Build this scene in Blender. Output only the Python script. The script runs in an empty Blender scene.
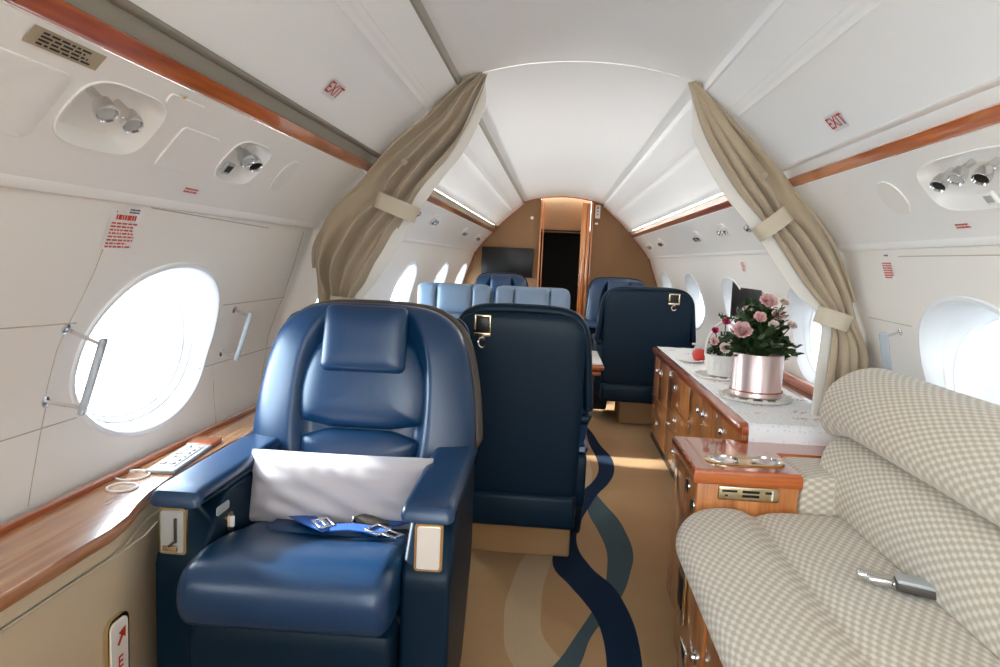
import bpy, bmesh, math, random
from mathutils import Vector, Matrix, noise
random.seed(7)
PI = math.pi
R = math.radians
scene = bpy.context.scene
COL = scene.collection

# ------------------------------------------------------------------ camera
cam_d = bpy.data.cameras.new('camera'); cam_d.sensor_width = 36; cam_d.lens = 25.2
cam_d.clip_start = 0.02
cam = bpy.data.objects.new('camera', cam_d); COL.objects.link(cam); scene.camera = cam
YAW, PITCH, ROLL = 0.07491, 0.105146, R(2.5)
cy_, sy_, cp_, sp_ = math.cos(YAW), math.sin(YAW), math.cos(PITCH), math.sin(PITCH)
fwd = Vector((-sy_*cp_, cy_*cp_, -sp_)); r0 = Vector((cy_, sy_, 0)); u0 = r0.cross(fwd)
rt = math.cos(ROLL)*r0 + math.sin(ROLL)*u0; up = -math.sin(ROLL)*r0 + math.cos(ROLL)*u0
M = Matrix((rt, up, -fwd)).transposed().to_4x4(); M.translation = Vector((-.055, 0, 1.13))
cam.matrix_world = M

# ------------------------------------------------------------------ sky, sun, exposure
scene.view_settings.view_transform = 'Standard'; scene.view_settings.look = 'None'
scene.view_settings.exposure = 1.34; scene.view_settings.gamma = 1.0
scene.view_settings.use_curve_mapping = False
w = bpy.data.worlds.new('sky'); scene.world = w; w.use_nodes = True
nt = w.node_tree; N = nt.nodes; L = nt.links; N.clear()
wo = N.new('ShaderNodeOutputWorld'); bg = N.new('ShaderNodeBackground')
tc = N.new('ShaderNodeTexCoord'); sx = N.new('ShaderNodeSeparateXYZ'); L.new(tc.outputs['Generated'], sx.inputs[0])
nz = N.new('ShaderNodeTexNoise'); nz.inputs['Scale'].default_value = 3.0; nz.inputs['Detail'].default_value = 5
mp = N.new('ShaderNodeMapping'); mp.inputs['Scale'].default_value = (1, 1, 2.5)
L.new(tc.outputs['Generated'], mp.inputs[0]); L.new(mp.outputs[0], nz.inputs['Vector'])
cr = N.new('ShaderNodeValToRGB'); cr.color_ramp.elements[0].position = .38; cr.color_ramp.elements[0].color = (.50, .74, .93, 1)
cr.color_ramp.elements[1].position = .56; cr.color_ramp.elements[1].color = (1, .985, .955, 1)
L.new(nz.outputs['Fac'], cr.inputs[0])
# the bright, sunlit half of the sky is on the left (-x)
mr = N.new('ShaderNodeMapRange'); mr.inputs['From Min'].default_value = -.9; mr.inputs['From Max'].default_value = .5
mr.inputs['To Min'].default_value = 9.0; mr.inputs['To Max'].default_value = .62
L.new(sx.outputs['X'], mr.inputs['Value'])
gr = N.new('ShaderNodeMapRange'); gr.inputs['From Min'].default_value = -.35; gr.inputs['From Max'].default_value = .05      # the apron below is duller than the sky
gr.inputs['To Min'].default_value = .45; gr.inputs['To Max'].default_value = 1.0; L.new(sx.outputs['Z'], gr.inputs['Value'])
gm = N.new('ShaderNodeMath'); gm.operation = 'MULTIPLY'; L.new(mr.outputs[0], gm.inputs[0]); L.new(gr.outputs[0], gm.inputs[1]); L.new(gm.outputs[0], bg.inputs['Strength'])
L.new(cr.outputs[0], bg.inputs['Color']); L.new(bg.outputs[0], wo.inputs['Surface'])
sun_d = bpy.data.lights.new('sun', 'SUN'); sun_d.energy = 7; sun_d.angle = R(3); sun_d.color = (1, .97, .92)
sun = bpy.data.objects.new('sun', sun_d); COL.objects.link(sun)
sd = Vector((.93, -.32, -.52)).normalized()
sun.rotation_euler = (-sd).to_track_quat('Z', 'Y').to_euler()
WIN_L = [.30, 1.745, 3.22, 4.69, 6.15, 7.48]
WIN_R = [.60, 1.93, 3.14, 4.45, 5.76, 7.12]
WZ, WA, WB = .862, .299, .210
def portal(loc, rot, sx_, sy2):
    d = bpy.data.lights.new('window_portal', 'AREA'); d.shape = 'RECTANGLE'; d.size = sx_; d.size_y = sy2
    d.cycles.is_portal = True
    o = bpy.data.objects.new('window_portal', d); COL.objects.link(o); o.location = loc; o.rotation_euler = rot
for s, ys in ((-1, WIN_L), (1, WIN_R)):
    for y in ys: portal((s*1.22, y, WZ), (0, s*PI/2, 0), .5, .7)
portal((0, -.95, .95), (PI/2, 0, 0), 2.3, 1.95)     # shell end left open behind the viewpoint to let sky fill in
# added fill lights: slim strips above each wood rail beyond the curtains
def strip_light(name, x, y, z, vx, vz, w_, l_, e_):
    d = bpy.data.lights.new(name, 'AREA'); d.shape = 'RECTANGLE'; d.size = w_; d.size_y = l_; d.energy = e_; d.color = (1, .97, .93)
    o = bpy.data.objects.new(name, d); COL.objects.link(o)
    v = Vector((vx, 0, vz)).normalized(); X_ = Vector((0, 1, 0)).cross(-v).normalized()
    mw = Matrix((X_, Vector((0, 1, 0)), -v)).transposed().to_4x4(); mw.translation = (x, y, z); o.matrix_world = mw
for s in (-1, 1):
    strip_light('added_wash_light', s*.730, 5.1, 1.480, -s, .30, .014, 4.7, 5)

# ------------------------------------------------------------------ helpers
def tag(o, label=None, cat=None, group=None, kind=None):
    if label: o['label'] = label
    if cat: o['category'] = cat
    if group: o['group'] = group
    if kind: o['kind'] = kind
    return o
def empty(name, loc=(0, 0, 0), rz=0, label=None, cat=None, group=None):
    o = bpy.data.objects.new(name, None); COL.objects.link(o); o.empty_display_size = .05
    o.location = loc; o.rotation_euler = (0, 0, rz)
    return tag(o, label, cat, group)
def mk(name, vs, fs, mat, parent=None, smooth=True, flip=False):
    me = bpy.data.meshes.new(name); me.from_pydata([tuple(v) for v in vs], [], [tuple(f) for f in fs])
    bm = bmesh.new(); bm.from_mesh(me)
    if not flip: bmesh.ops.recalc_face_normals(bm, faces=bm.faces[:])
    bm.to_mesh(me); bm.free()
    for p in me.polygons: p.use_smooth = smooth
    me.materials.append(mat)
    o = bpy.data.objects.new(name, me); COL.objects.link(o); o.parent = parent
    return o
class MB:
    """collects shapes into one mesh"""
    def __init__(s): s.v = []; s.f = []
    def add(s, vs, fs, T=None):
        n = len(s.v); s.v += [tuple(T @ Vector(v)) if T else tuple(v) for v in vs]; s.f += [tuple(i+n for i in f) for f in fs]; return s
    def box(s, c, d, bev=.004, T=None, seg=3):
        bm = bmesh.new(); bmesh.ops.create_cube(bm, size=1)
        for v in bm.verts: v.co = Vector((v.co.x*d[0], v.co.y*d[1], v.co.z*d[2]))
        if bev: bmesh.ops.bevel(bm, geom=bm.edges[:], offset=min(bev, min(d)*.49), segments=seg, profile=.5, affect='EDGES', clamp_overlap=True)
        bm.verts.ensure_lookup_table(); bm.faces.ensure_lookup_table()
        vs = [v.co + Vector(c) if not T else T @ v.co + Vector(c) for v in bm.verts]
        fs = [[v.index for v in f.verts] for f in bm.faces]; bm.free(); return s.add(vs, fs)
    def loft(s, rings, closed=True, cap=True):
        n = len(rings[0]); vs = [v for r in rings for v in r]; fs = []
        for i in range(len(rings)-1):
            for j in range(n if closed else n-1):
                k = (j+1) % n; fs.append((i*n+j, i*n+k, (i+1)*n+k, (i+1)*n+j))
        if cap and closed: fs.append(tuple(range(n))[::-1]); fs.append(tuple((len(rings)-1)*n+j for j in range(n)))
        return s.add(vs, fs)
    def tube(s, pts, r, n=8, cap=True):
        pts = [Vector(p) for p in pts]; rings = []; prev = None
        for i, p in enumerate(pts):
            t = (pts[min(i+1, len(pts)-1)] - pts[max(i-1, 0)]).normalized()
            a = prev if prev is not None else (Vector((0, 0, 1)) if abs(t.z) < .9 else Vector((1, 0, 0)))
            a = (a - t*a.dot(t)).normalized(); prev = a; b = t.cross(a)
            rr = r[i] if isinstance(r, (list, tuple)) else r
            rings.append([p + rr*(math.cos(2*PI*k/n)*a + math.sin(2*PI*k/n)*b) for k in range(n)])
        return s.loft(rings, True, cap)
    def lathe(s, prof, c=(0, 0, 0), n=32, axis=None, cap=True):
        q = Vector((0, 0, 1)).rotation_difference(Vector(axis)) if axis else None
        rings = []
        for (r, z) in prof:
            ring = [Vector((r*math.cos(2*PI*k/n), r*math.sin(2*PI*k/n), z)) for k in range(n)]
            if q: ring = [q @ v for v in ring]
            rings.append([v + Vector(c) for v in ring])
        return s.loft(rings, True, cap)
    def prism(s, poly, h0, h1, T=None):
        n = len(poly); vs = [(p[0], p[1], h0) for p in poly] + [(p[0], p[1], h1) for p in poly]
        fs = [tuple(range(n))[::-1], tuple(range(n, 2*n))] + [(i, (i+1) % n, (i+1) % n+n, i+n) for i in range(n)]
        return s.add(vs, fs, T)
    def build(s, name, mat, parent=None, smooth=True):
        o = mk(name, s.v, s.f, mat, parent, smooth)
        if smooth: autosmooth(o)
        return o
def autosmooth(o, ang=38):
    me = o.data
    bm = bmesh.new(); bm.from_mesh(me)
    for e in bm.edges:
        if len(e.link_faces) == 2 and e.calc_face_angle(0) > R(ang): e.smooth = False
    bm.to_mesh(me); bm.free()
def rbox(name, c, d, mat, parent=None, bev=.004, T=None, seg=3): return MB().box(c, d, bev, T, seg).build(name, mat, parent)
def dup(o, parent=None):
    c = o.copy(); COL.objects.link(c); c.parent = parent
    for ch in list(o.children): dup(ch, c)
    return c
def place(root, loc, rz=0, label=None, group=None, sc=None, cat=None):
    c = dup(root); c.location = loc; c.rotation_euler = (0, 0, rz)
    if sc: c.scale = sc
    if label: c['label'] = label
    if group: c['group'] = group
    return c
def rrect(w_, h_, r, n=8, ex=1.0):
    """rounded rectangle outline, centred, counter-clockwise"""
    out = []
    for cx, cz, a0 in ((w_/2-r, h_/2-r, 0), (-w_/2+r, h_/2-r, 90), (-w_/2+r, -h_/2+r, 180), (w_/2-r, -h_/2+r, 270)):
        for k in range(n+1):
            a = R(a0 + 90*k/n); out.append((cx + r*math.cos(a), cz + r*math.sin(a)))
    return out
def resample(pts, n):
    P_ = [Vector(p) for p in pts]; P_.append(P_[0]); d = [0]
    for i in range(1, len(P_)): d.append(d[-1] + (P_[i]-P_[i-1]).length)
    out = []; j = 0
    for k in range(n):
        t = d[-1]*k/n
        while d[j+1] < t: j += 1
        f = (t-d[j])/max(1e-9, d[j+1]-d[j]); out.append(P_[j].lerp(P_[j+1], f))
    return out
def pchip(xs, ys):
    n = len(xs); h = [xs[i+1]-xs[i] for i in range(n-1)]; dl = [(ys[i+1]-ys[i])/h[i] for i in range(n-1)]
    m = [dl[0]] + [0]*(n-2) + [dl[-1]]
    for i in range(1, n-1):
        if dl[i-1]*dl[i] > 0: m[i] = 2*dl[i-1]*dl[i]/(dl[i-1]+dl[i])
    def f(x):
        if x <= xs[0]: return ys[0] + m[0]*(x-xs[0])
        if x >= xs[-1]: return ys[-1] + m[-1]*(x-xs[-1])
        i = 0
        while xs[i+1] < x: i += 1
        t = (x-xs[i])/h[i]; t2 = t*t; t3 = t2*t
        return (2*t3-3*t2+1)*ys[i] + (t3-2*t2+t)*h[i]*m[i] + (-2*t3+3*t2)*ys[i+1] + (t3-t2)*h[i]*m[i+1]
    return f
def cushion(outline, tf, tb, f=None, nr=14, na=96, p=2.6, c=None):
    """puffed pad: outline in (x,z); tf/tb front(-y)/back(+y) thickness; f(x,z,k,side)->extra y"""
    o = resample([Vector((a, b)) for a, b in outline], na)
    cc = Vector(c) if c else sum(o, Vector((0, 0)))/na
    vs = []; rings = []
    for side, t in ((-1, tf), (1, tb)):
        for i in range(nr+1):
            k = math.sin(PI/2*(nr-i)/nr)**.9 if side < 0 else math.sin(PI/2*i/nr)**.9
            ring = []
            for q in o:
                v = cc + (q-cc)*max(k, .004); h = (1-min(1, k)**p)**(1/p)*t*side
                e = f(v.x, v.y, k, side) if f else 0
                ring.append((v.x, h+e, v.y))
            if side > 0 and i == 0 and False: continue
            rings.append(ring)
    # order: rim(front k=1) .. centre(front) ; centre(back) .. rim(back)
    fr = rings[:nr+1]; bk = rings[nr+1:]
    allr = fr[::-1] + bk[::-1][1:]   # centre front -> rim -> centre back
    m = MB(); m.loft(allr, True, True); return m
def xf(m, T):
    m.v = [tuple(T @ Vector(v)) for v in m.v]; return m
def bend(m, fn):
    m.v = [tuple(fn(*v)) for v in m.v]; return m
def TR(loc, rx=0, ry=0, rz=0): return Matrix.Translation(loc) @ Matrix.Rotation(rz, 4, 'Z') @ Matrix.Rotation(ry, 4, 'Y') @ Matrix.Rotation(rx, 4, 'X')

# ------------------------------------------------------------------ materials
def srgb(r, g, b):
    f = lambda c: ((c/255)/12.92 if c/255 <= .04045 else (((c/255)+.055)/1.055)**2.4)
    return (f(r), f(g), f(b), 1)
def mat(name, col, rough=.5, metal=0, coat=0, spec=.5, bump=None, sheen=0, trans=0, vary=0, vscale=4, coatr=.05):
    m = bpy.data.materials.new(name); m.use_nodes = True; t = m.node_tree; b = t.nodes['Principled BSDF']
    b.inputs['Base Color'].default_value = col; b.inputs['Roughness'].default_value = rough; b.inputs['Metallic'].default_value = metal
    b.inputs['Coat Weight'].default_value = coat; b.inputs['Coat Roughness'].default_value = coatr; b.inputs['Specular IOR Level'].default_value = spec
    b.inputs['Sheen Weight'].default_value = sheen; b.inputs['Transmission Weight'].default_value = trans
    tcn = t.nodes.new('ShaderNodeTexCoord')
    if vary:
        n = t.nodes.new('ShaderNodeTexNoise'); n.inputs['Scale'].default_value = vscale; n.inputs['Detail'].default_value = 4
        t.links.new(tcn.outputs['Object'], n.inputs['Vector'])
        mx = t.nodes.new('ShaderNodeMix'); mx.data_type = 'RGBA'; mx.inputs[6].default_value = tuple(c*(1-vary) for c in col[:3])+(1,)
        mx.inputs[7].default_value = tuple(min(1, c*(1+vary)) for c in col[:3])+(1,)
        t.links.new(n.outputs['Fac'], mx.inputs[0]); t.links.new(mx.outputs[2], b.inputs['Base Color'])
    if bump:
        kind, sc, st, dist = bump
        n = t.nodes.new('ShaderNodeTexVoronoi' if kind == 'v' else 'ShaderNodeTexNoise'); n.inputs['Scale'].default_value = sc
        if kind != 'v': n.inputs['Detail'].default_value = 5
        t.links.new(tcn.outputs['Object'], n.inputs['Vector'])
        bp = t.nodes.new('ShaderNodeBump'); bp.inputs['Strength'].default_value = st; bp.inputs['Distance'].default_value = dist
        t.links.new(n.outputs[0], bp.inputs['Height']); t.links.new(bp.outputs[0], b.inputs['Normal'])
    return m
def wood(name, c1, c2, axis='y', rough=.28, coat=1.0, sc=1.0):
    m = bpy.data.materials.new(name); m.use_nodes = True; t = m.node_tree; b = t.nodes['Principled BSDF']
    tcn = t.nodes.new('ShaderNodeTexCoord'); mpn = t.nodes.new('ShaderNodeMapping')
    s = {'y': (14, .9, 14), 'z': (14, 14, .9), 'x': (.9, 14, 14)}[axis]
    mpn.inputs['Scale'].default_value = tuple(a*sc for a in s); t.links.new(tcn.outputs['Object'], mpn.inputs[0])
    n = t.nodes.new('ShaderNodeTexNoise'); n.inputs['Scale'].default_value = 2.2; n.inputs['Detail'].default_value = 7; n.inputs['Distortion'].default_value = .6
    t.links.new(mpn.outputs[0], n.inputs['Vector'])
    n2 = t.nodes.new('ShaderNodeTexNoise'); n2.inputs['Scale'].default_value = 9; n2.inputs['Detail'].default_value = 3
    t.links.new(mpn.outputs[0], n2.inputs['Vector'])
    ad = t.nodes.new('ShaderNodeMath'); ad.operation = 'MULTIPLY_ADD'; ad.inputs[1].default_value = .4
    t.links.new(n2.outputs['Fac'], ad.inputs[0]); t.links.new(n.outputs['Fac'], ad.inputs[2])
    r_ = t.nodes.new('ShaderNodeValToRGB'); r_.color_ramp.elements[0].position = .5; r_.color_ramp.elements[0].color = c1
    r_.color_ramp.elements[1].position = .9; r_.color_ramp.elements[1].color = c2
    t.links.new(ad.outputs[0], r_.inputs[0]); t.links.new(r_.outputs[0], b.inputs['Base Color'])
    b.inputs['Roughness'].default_value = rough; b.inputs['Coat Weight'].default_value = coat; b.inputs['Coat Roughness'].default_value = .04
    return m
M_shell = mat('ivory_panel', srgb(240, 235, 227), .42, bump=('n', 900, .12, .0006))
M_psu = mat('ivory_service_panel', srgb(244, 241, 236), .3, bump=('n', 900, .06, .0005))
M_ceil = mat('ceiling_panel_fabric', srgb(249, 249, 248), .6, bump=('n', 700, .1, .0006))
M_gap = mat('cove_gap_shade_grey', srgb(150, 146, 134), .6)  # grey of the left gaps, with the cove step's shade painted in
M_seam = mat('panel_seam', srgb(186, 174, 156), .8)
M_frame = mat('window_reveal_plastic', srgb(242, 243, 245), .25)
M_beige = mat('beige_vinyl_panel', srgb(205, 188, 160), .5, bump=('n', 500, .15, .001))
M_wrail = wood('cherry_rail', srgb(158, 72, 28), srgb(216, 120, 58), 'y')
M_wz = wood('cherry_cabinet', srgb(170, 92, 40), srgb(226, 150, 84), 'z', sc=.9)
M_wdk = wood('cherry_trim', srgb(132, 58, 22), srgb(190, 96, 44), 'y')
M_wx = wood('cherry_top', srgb(150, 66, 24), srgb(206, 108, 48), 'x', rough=.15)
M_wled = wood('maple_ledge', srgb(158, 100, 60), srgb(205, 150, 104), 'y', rough=.22)
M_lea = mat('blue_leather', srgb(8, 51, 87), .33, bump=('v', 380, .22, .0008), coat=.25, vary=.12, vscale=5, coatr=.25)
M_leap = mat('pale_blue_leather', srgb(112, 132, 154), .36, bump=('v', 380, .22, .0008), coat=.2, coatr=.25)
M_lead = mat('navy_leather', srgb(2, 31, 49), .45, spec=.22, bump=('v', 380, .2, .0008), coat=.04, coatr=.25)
M_rim = mat('taupe_leather_rim', srgb(70, 62, 56), .45, bump=('v', 380, .2, .0008))
M_brass = mat('satin_gold', srgb(226, 208, 170), .24, 1)
M_chrome = mat('chrome', srgb(225, 225, 225), .12, 1)
M_black = mat('black_plastic', srgb(12, 12, 14), .35)
M_screen = mat('black_screen', srgb(4, 4, 5), .35)
M_satin = mat('satin_silver', srgb(236, 232, 226), .3, .35)
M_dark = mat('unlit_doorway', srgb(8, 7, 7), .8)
M_tan = mat('bulkhead_tan_fabric', srgb(146, 112, 78), .8, bump=('n', 400, .2, .001), vary=.06)
M_white = mat('white_plastic', srgb(240, 240, 238), .35)
M_acr = mat('clear_acrylic', srgb(184, 190, 196), .12, trans=.2)
M_curt = mat('curtain_beige', srgb(184, 165, 138), .75, bump=('n', 350, .2, .001), sheen=.3)
M_hem = mat('curtain_pale_hem', srgb(236, 230, 220), .7, bump=('n', 350, .15, .001))
M_band = mat('curtain_tieback', srgb(206, 192, 168), .6)
M_red = mat('placard_red', srgb(205, 62, 40), .6)
M_txt = mat('placard_black', srgb(40, 36, 30), .6)
M_plc = mat('placard_white', srgb(242, 240, 236), .4)
M_explate = mat('exit_plate_grey', srgb(226, 226, 228), .4)
M_plt = mat('placard_tan', srgb(176, 160, 136), .5)
M_yel = mat('placard_yellow', srgb(230, 180, 40), .5)
M_pillow = mat('grey_pillow_cloth', srgb(186, 180, 184), .85, bump=('n', 600, .3, .001), sheen=.3)
M_belt = mat('blue_webbing', srgb(30, 84, 160), .6, bump=('n', 500, .3, .001))
M_pot = mat('pink_satin_metal', srgb(240, 214, 208), .32, .7)
M_rose = mat('pink_petal', srgb(244, 200, 196), .6, vary=.10, vscale=30)
M_rosew = mat('cream_petal', srgb(244, 226, 216), .6, vary=.06, vscale=30)
M_rosep = mat('magenta_petal', srgb(216, 60, 110), .6)
M_leaf = mat('green_leaf', srgb(50, 74, 36), .5, vary=.35, vscale=14)
M_straw = mat('red_fruit', srgb(200, 40, 24), .3, coat=.5)
M_basket = mat('white_wicker', srgb(238, 234, 228), .6)
M_doily = mat('white_scalloped_tray', srgb(232, 226, 216), .45)
M_tabletop = mat('table_top_glare', srgb(226, 222, 216), .25)  # glare on the table top painted in as a pale colour
M_clab = mat('grey_control_face', srgb(176, 178, 176), .35)

def glass_mat():
    m = bpy.data.materials.new('window_acrylic'); m.use_nodes = True; t = m.node_tree; t.nodes.clear()
    o = t.nodes.new('ShaderNodeOutputMaterial'); a = t.nodes.new('ShaderNodeBsdfTransparent'); g = t.nodes.new('ShaderNodeBsdfGlossy')
    a.inputs['Color'].default_value = (.95, .98, 1, 1); g.inputs['Roughness'].default_value = .05
    x = t.nodes.new('ShaderNodeMixShader'); x.inputs[0].default_value = .05
    t.links.new(a.outputs[0], x.inputs[1]); t.links.new(g.outputs[0], x.inputs[2]); t.links.new(x.outputs[0], o.inputs[0]); return m
M_glass = glass_mat()

def weave_mat(name='sofa_oval_weave', end=False):
    m = bpy.data.materials.new(name); m.use_nodes = True; t = m.node_tree; b = t.nodes['Principled BSDF']; n = t.nodes; l = t.links
    tcn = n.new('ShaderNodeTexCoord'); s = n.new('ShaderNodeSeparateXYZ')
    wn = n.new('ShaderNodeTexNoise'); wn.inputs['Scale'].default_value = 60; l.new(tcn.outputs['Object'], wn.inputs['Vector'])
    wv = n.new('ShaderNodeVectorMath'); wv.operation = 'SCALE'; wv.inputs['Scale'].default_value = .003; l.new(wn.outputs['Color'], wv.inputs[0])
    av = n.new('ShaderNodeVectorMath'); l.new(tcn.outputs['Object'], av.inputs[0]); l.new(wv.outputs[0], av.inputs[1]); l.new(av.outputs[0], s.inputs[0])
    def mth(op, a, bb=None, v=None):
        q = n.new('ShaderNodeMath'); q.operation = op; l.new(a, q.inputs[0])
        if bb is not None: l.new(bb, q.inputs[1])
        if v is not None: q.inputs[1].default_value = v
        return q.outputs[0]
    A_, B_ = (s.outputs['X'], s.outputs['Y']) if end else (s.outputs['Y'], s.outputs['X'])
    u = mth('COSINE', mth('MULTIPLY', A_, v=2*PI/.038)); v = mth('COSINE', mth('MULTIPLY', mth('ADD', B_, s.outputs['Z']), v=2*PI/.023))
    p = mth('MULTIPLY', u, v)
    r_ = n.new('ShaderNodeValToRGB'); r_.color_ramp.elements[0].position = .30; r_.color_ramp.elements[0].color = srgb(184, 168, 145)
    r_.color_ramp.elements[1].position = .85; r_.color_ramp.elements[1].color = srgb(216, 207, 192)
    h = mth('MULTIPLY_ADD', p, v=.5); h.node.inputs[2].default_value = .5
    l.new(h, r_.inputs[0]); l.new(r_.outputs[0], b.inputs['Base Color']); b.inputs['Roughness'].default_value = .8
    b.inputs['Sheen Weight'].default_value = .25
    bp = n.new('ShaderNodeBump'); bp.inputs['Strength'].default_value = .5; bp.inputs['Distance'].default_value = .002
    l.new(h, bp.inputs['Height']); l.new(bp.outputs[0], b.inputs['Normal']); return m
M_sofa = weave_mat(); M_sofe = weave_mat('sofa_oval_weave_end', True)

def lace_mat():
    m = bpy.data.materials.new('embroidered_lace_cloth'); m.use_nodes = True; t = m.node_tree; b = t.nodes['Principled BSDF']; n = t.nodes; l = t.links
    tcn = n.new('ShaderNodeTexCoord'); mpn = n.new('ShaderNodeMapping'); l.new(tcn.outputs['Object'], mpn.inputs[0])
    v = n.new('ShaderNodeTexVoronoi'); v.inputs['Scale'].default_value = 58; v.distance = 'CHEBYCHEV'; v.inputs['Randomness'].default_value = .35; l.new(mpn.outputs[0], v.inputs['Vector'])
    r_ = n.new('ShaderNodeValToRGB'); e = r_.color_ramp.elements; e[0].position = .18; e[0].color = srgb(222, 223, 226); e[1].position = .3; e[1].color = srgb(244, 242, 240)
    l.new(v.outputs['Distance'], r_.inputs[0])
    n2 = n.new('ShaderNodeTexVoronoi'); n2.inputs['Scale'].default_value = 9; l.new(mpn.outputs[0], n2.inputs['Vector'])
    n3 = n.new('ShaderNodeTexVoronoi'); n3.inputs['Scale'].default_value = 60; l.new(mpn.outputs[0], n3.inputs['Vector'])
    gt = n.new('ShaderNodeMath'); gt.operation = 'LESS_THAN'; gt.inputs[1].default_value = .26; l.new(n2.outputs['Distance'], gt.inputs[0])
    gt2 = n.new('ShaderNodeMath'); gt2.operation = 'LESS_THAN'; gt2.inputs[1].default_value = .42; l.new(n3.outputs['Distance'], gt2.inputs[0])
    mu = n.new('ShaderNodeMath'); mu.operation = 'MULTIPLY'; l.new(gt.outputs[0], mu.inputs[0]); l.new(gt2.outputs[0], mu.inputs[1])
    mx = n.new('ShaderNodeMix'); mx.data_type = 'RGBA'; l.new(mu.outputs[0], mx.inputs[0]); l.new(r_.outputs[0], mx.inputs[6]); mx.inputs[7].default_value = srgb(208, 160, 140)
    l.new(mx.outputs[2], b.inputs['Base Color']); b.inputs['Roughness'].default_value = .75
    bp = n.new('ShaderNodeBump'); bp.inputs['Strength'].default_value = .4; bp.inputs['Distance'].default_value = .002
    l.new(v.outputs['Distance'], bp.inputs['Height']); l.new(bp.outputs[0], b.inputs['Normal']); return m
M_lace = lace_mat()

def carpet_mat():
    m = bpy.data.materials.new('tan_carpet_with_woven_ribbons'); m.use_nodes = True; t = m.node_tree; b = t.nodes['Principled BSDF']; n = t.nodes; l = t.links
    tcn = n.new('ShaderNodeTexCoord'); s = n.new('ShaderNodeSeparateXYZ'); l.new(tcn.outputs['Object'], s.inputs[0])
    Y0, Y1 = 0.0, 6.0
    ym = n.new('ShaderNodeMapRange'); ym.inputs['From Min'].default_value = Y0; ym.inputs['From Max'].default_value = Y1; l.new(s.outputs['Y'], ym.inputs['Value'])
    def mth(op, a, bb=None, v=None):
        q = n.new('ShaderNodeMath'); q.operation = op; l.new(a, q.inputs[0])
        if bb is not None: l.new(bb, q.inputs[1])
        if v is not None: q.inputs[1].default_value = v
        return q.outputs[0]
    def curve(pts):     # y -> x, x in -1..1
        c = n.new('ShaderNodeFloatCurve'); cv = c.mapping.curves[0]; c.mapping.use_clip = False
        pts = sorted(pts)
        cv.points[0].location = ((pts[0][0]-Y0)/(Y1-Y0), (pts[0][1]+1)/2); cv.points[1].location = ((pts[-1][0]-Y0)/(Y1-Y0), (pts[-1][1]+1)/2)
        for y, x in pts[1:-1]: cv.points.new((y-Y0)/(Y1-Y0), (x+1)/2)
        c.mapping.update(); l.new(ym.outputs[0], c.inputs['Value'])
        return mth('MULTIPLY_ADD', c.outputs[0], v=2.0)
    def ribbon(rows):
        a = curve([(r_[0], r_[1]) for r_ in rows]); a.node.inputs[2].default_value = -1
        c = curve([(r_[0], r_[2]) for r_ in rows]); c.node.inputs[2].default_value = -1
        k = mth('MULTIPLY', mth('GREATER_THAN', s.outputs['X'], a), mth('LESS_THAN', s.outputs['X'], c))
        k = mth('MULTIPLY', k, mth('GREATER_THAN', s.outputs['Y'], v=min(r_[0] for r_ in rows)))
        return mth('MULTIPLY', k, mth('LESS_THAN', s.outputs['Y'], v=max(r_[0] for r_ in rows)))
    navy = [(5.0, .16, .18), (4.67, .202, .243), (4.34, .213, .281), (4.06, .237, .329), (3.88, .242, .330), (3.72, .227, .312), (3.56, .187, .272), (3.38, .121, .208), (3.2, .075, .160), (2.99, .050, .112), (2.75, .01, .088), (2.54, -.009, .134), (2.38, .049, .209), (2.26, .098, .235), (2.15, .132, .249), (2.05, .145, .253), (1.9, .147, .248), (1.7, .13, .23), (1.4, .02, .12), (1.1, -.1, .0), (.7, -.05, .06), (.1, .1, .2)]
    teal = [(3.5, .16, .17), (3.35, .15, .21), (3.23, .146, .238), (3.07, .155, .279), (2.92, .18, .299), (2.7, .203, .308), (2.5, .19, .274), (2.36, .17, .24), (2.2, .12, .18), (2.03, .059, .106), (1.9, .01, .075), (1.7, -.1, .0), (1.4, -.15, -.05), (1.0, -.05, .06), (.2, .1, .2)]
    light = [(4.2, .16, .17), (3.8, .12, .20), (3.54, .10, .185), (3.22, .06, .15), (2.99, .0, .09), (2.7, -.09, .01), (2.52, -.132, -.02), (2.34, -.153, -.041), (2.19, -.164, -.045), (2.05, -.157, -.041), (1.95, -.147, -.006), (1.86, -.118, .052), (1.7, -.05, .13), (1.4, .06, .22), (1.0, .1, .2), (.2, -.1, 0)]
    cn = n.new('ShaderNodeTexNoise'); cn.inputs['Scale'].default_value = 260; cn.inputs['Detail'].default_value = 4; l.new(tcn.outputs['Object'], cn.inputs['Vector'])
    cn2 = n.new('ShaderNodeTexNoise'); cn2.inputs['Scale'].default_value = 2.5; l.new(tcn.outputs['Object'], cn2.inputs['Vector'])
    base = n.new('ShaderNodeMix'); base.data_type = 'RGBA'; base.inputs[6].default_value = srgb(176, 136, 94); base.inputs[7].default_value = srgb(198, 160, 118); l.new(cn2.outputs['Fac'], base.inputs[0])
    cur = base.outputs[2]
    for rows, colr in ((light, srgb(200, 172, 136)), (teal, srgb(74, 92, 98)), (navy, srgb(6, 36, 62))):
        k = ribbon(rows); mx = n.new('ShaderNodeMix'); mx.data_type = 'RGBA'; l.new(k, mx.inputs[0]); l.new(cur, mx.inputs[6]); mx.inputs[7].default_value = colr; cur = mx.outputs[2]
    mx = n.new('ShaderNodeMix'); mx.data_type = 'RGBA'; mx.blend_type = 'MULTIPLY'; mx.inputs[0].default_value = .35; l.new(cur, mx.inputs[6]); l.new(cn.outputs['Color'], mx.inputs[7])
    l.new(mx.outputs[2], b.inputs['Base Color']); b.inputs['Roughness'].default_value = .95; b.inputs['Sheen Weight'].default_value = .03; b.inputs['Specular IOR Level'].default_value = .1
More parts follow.
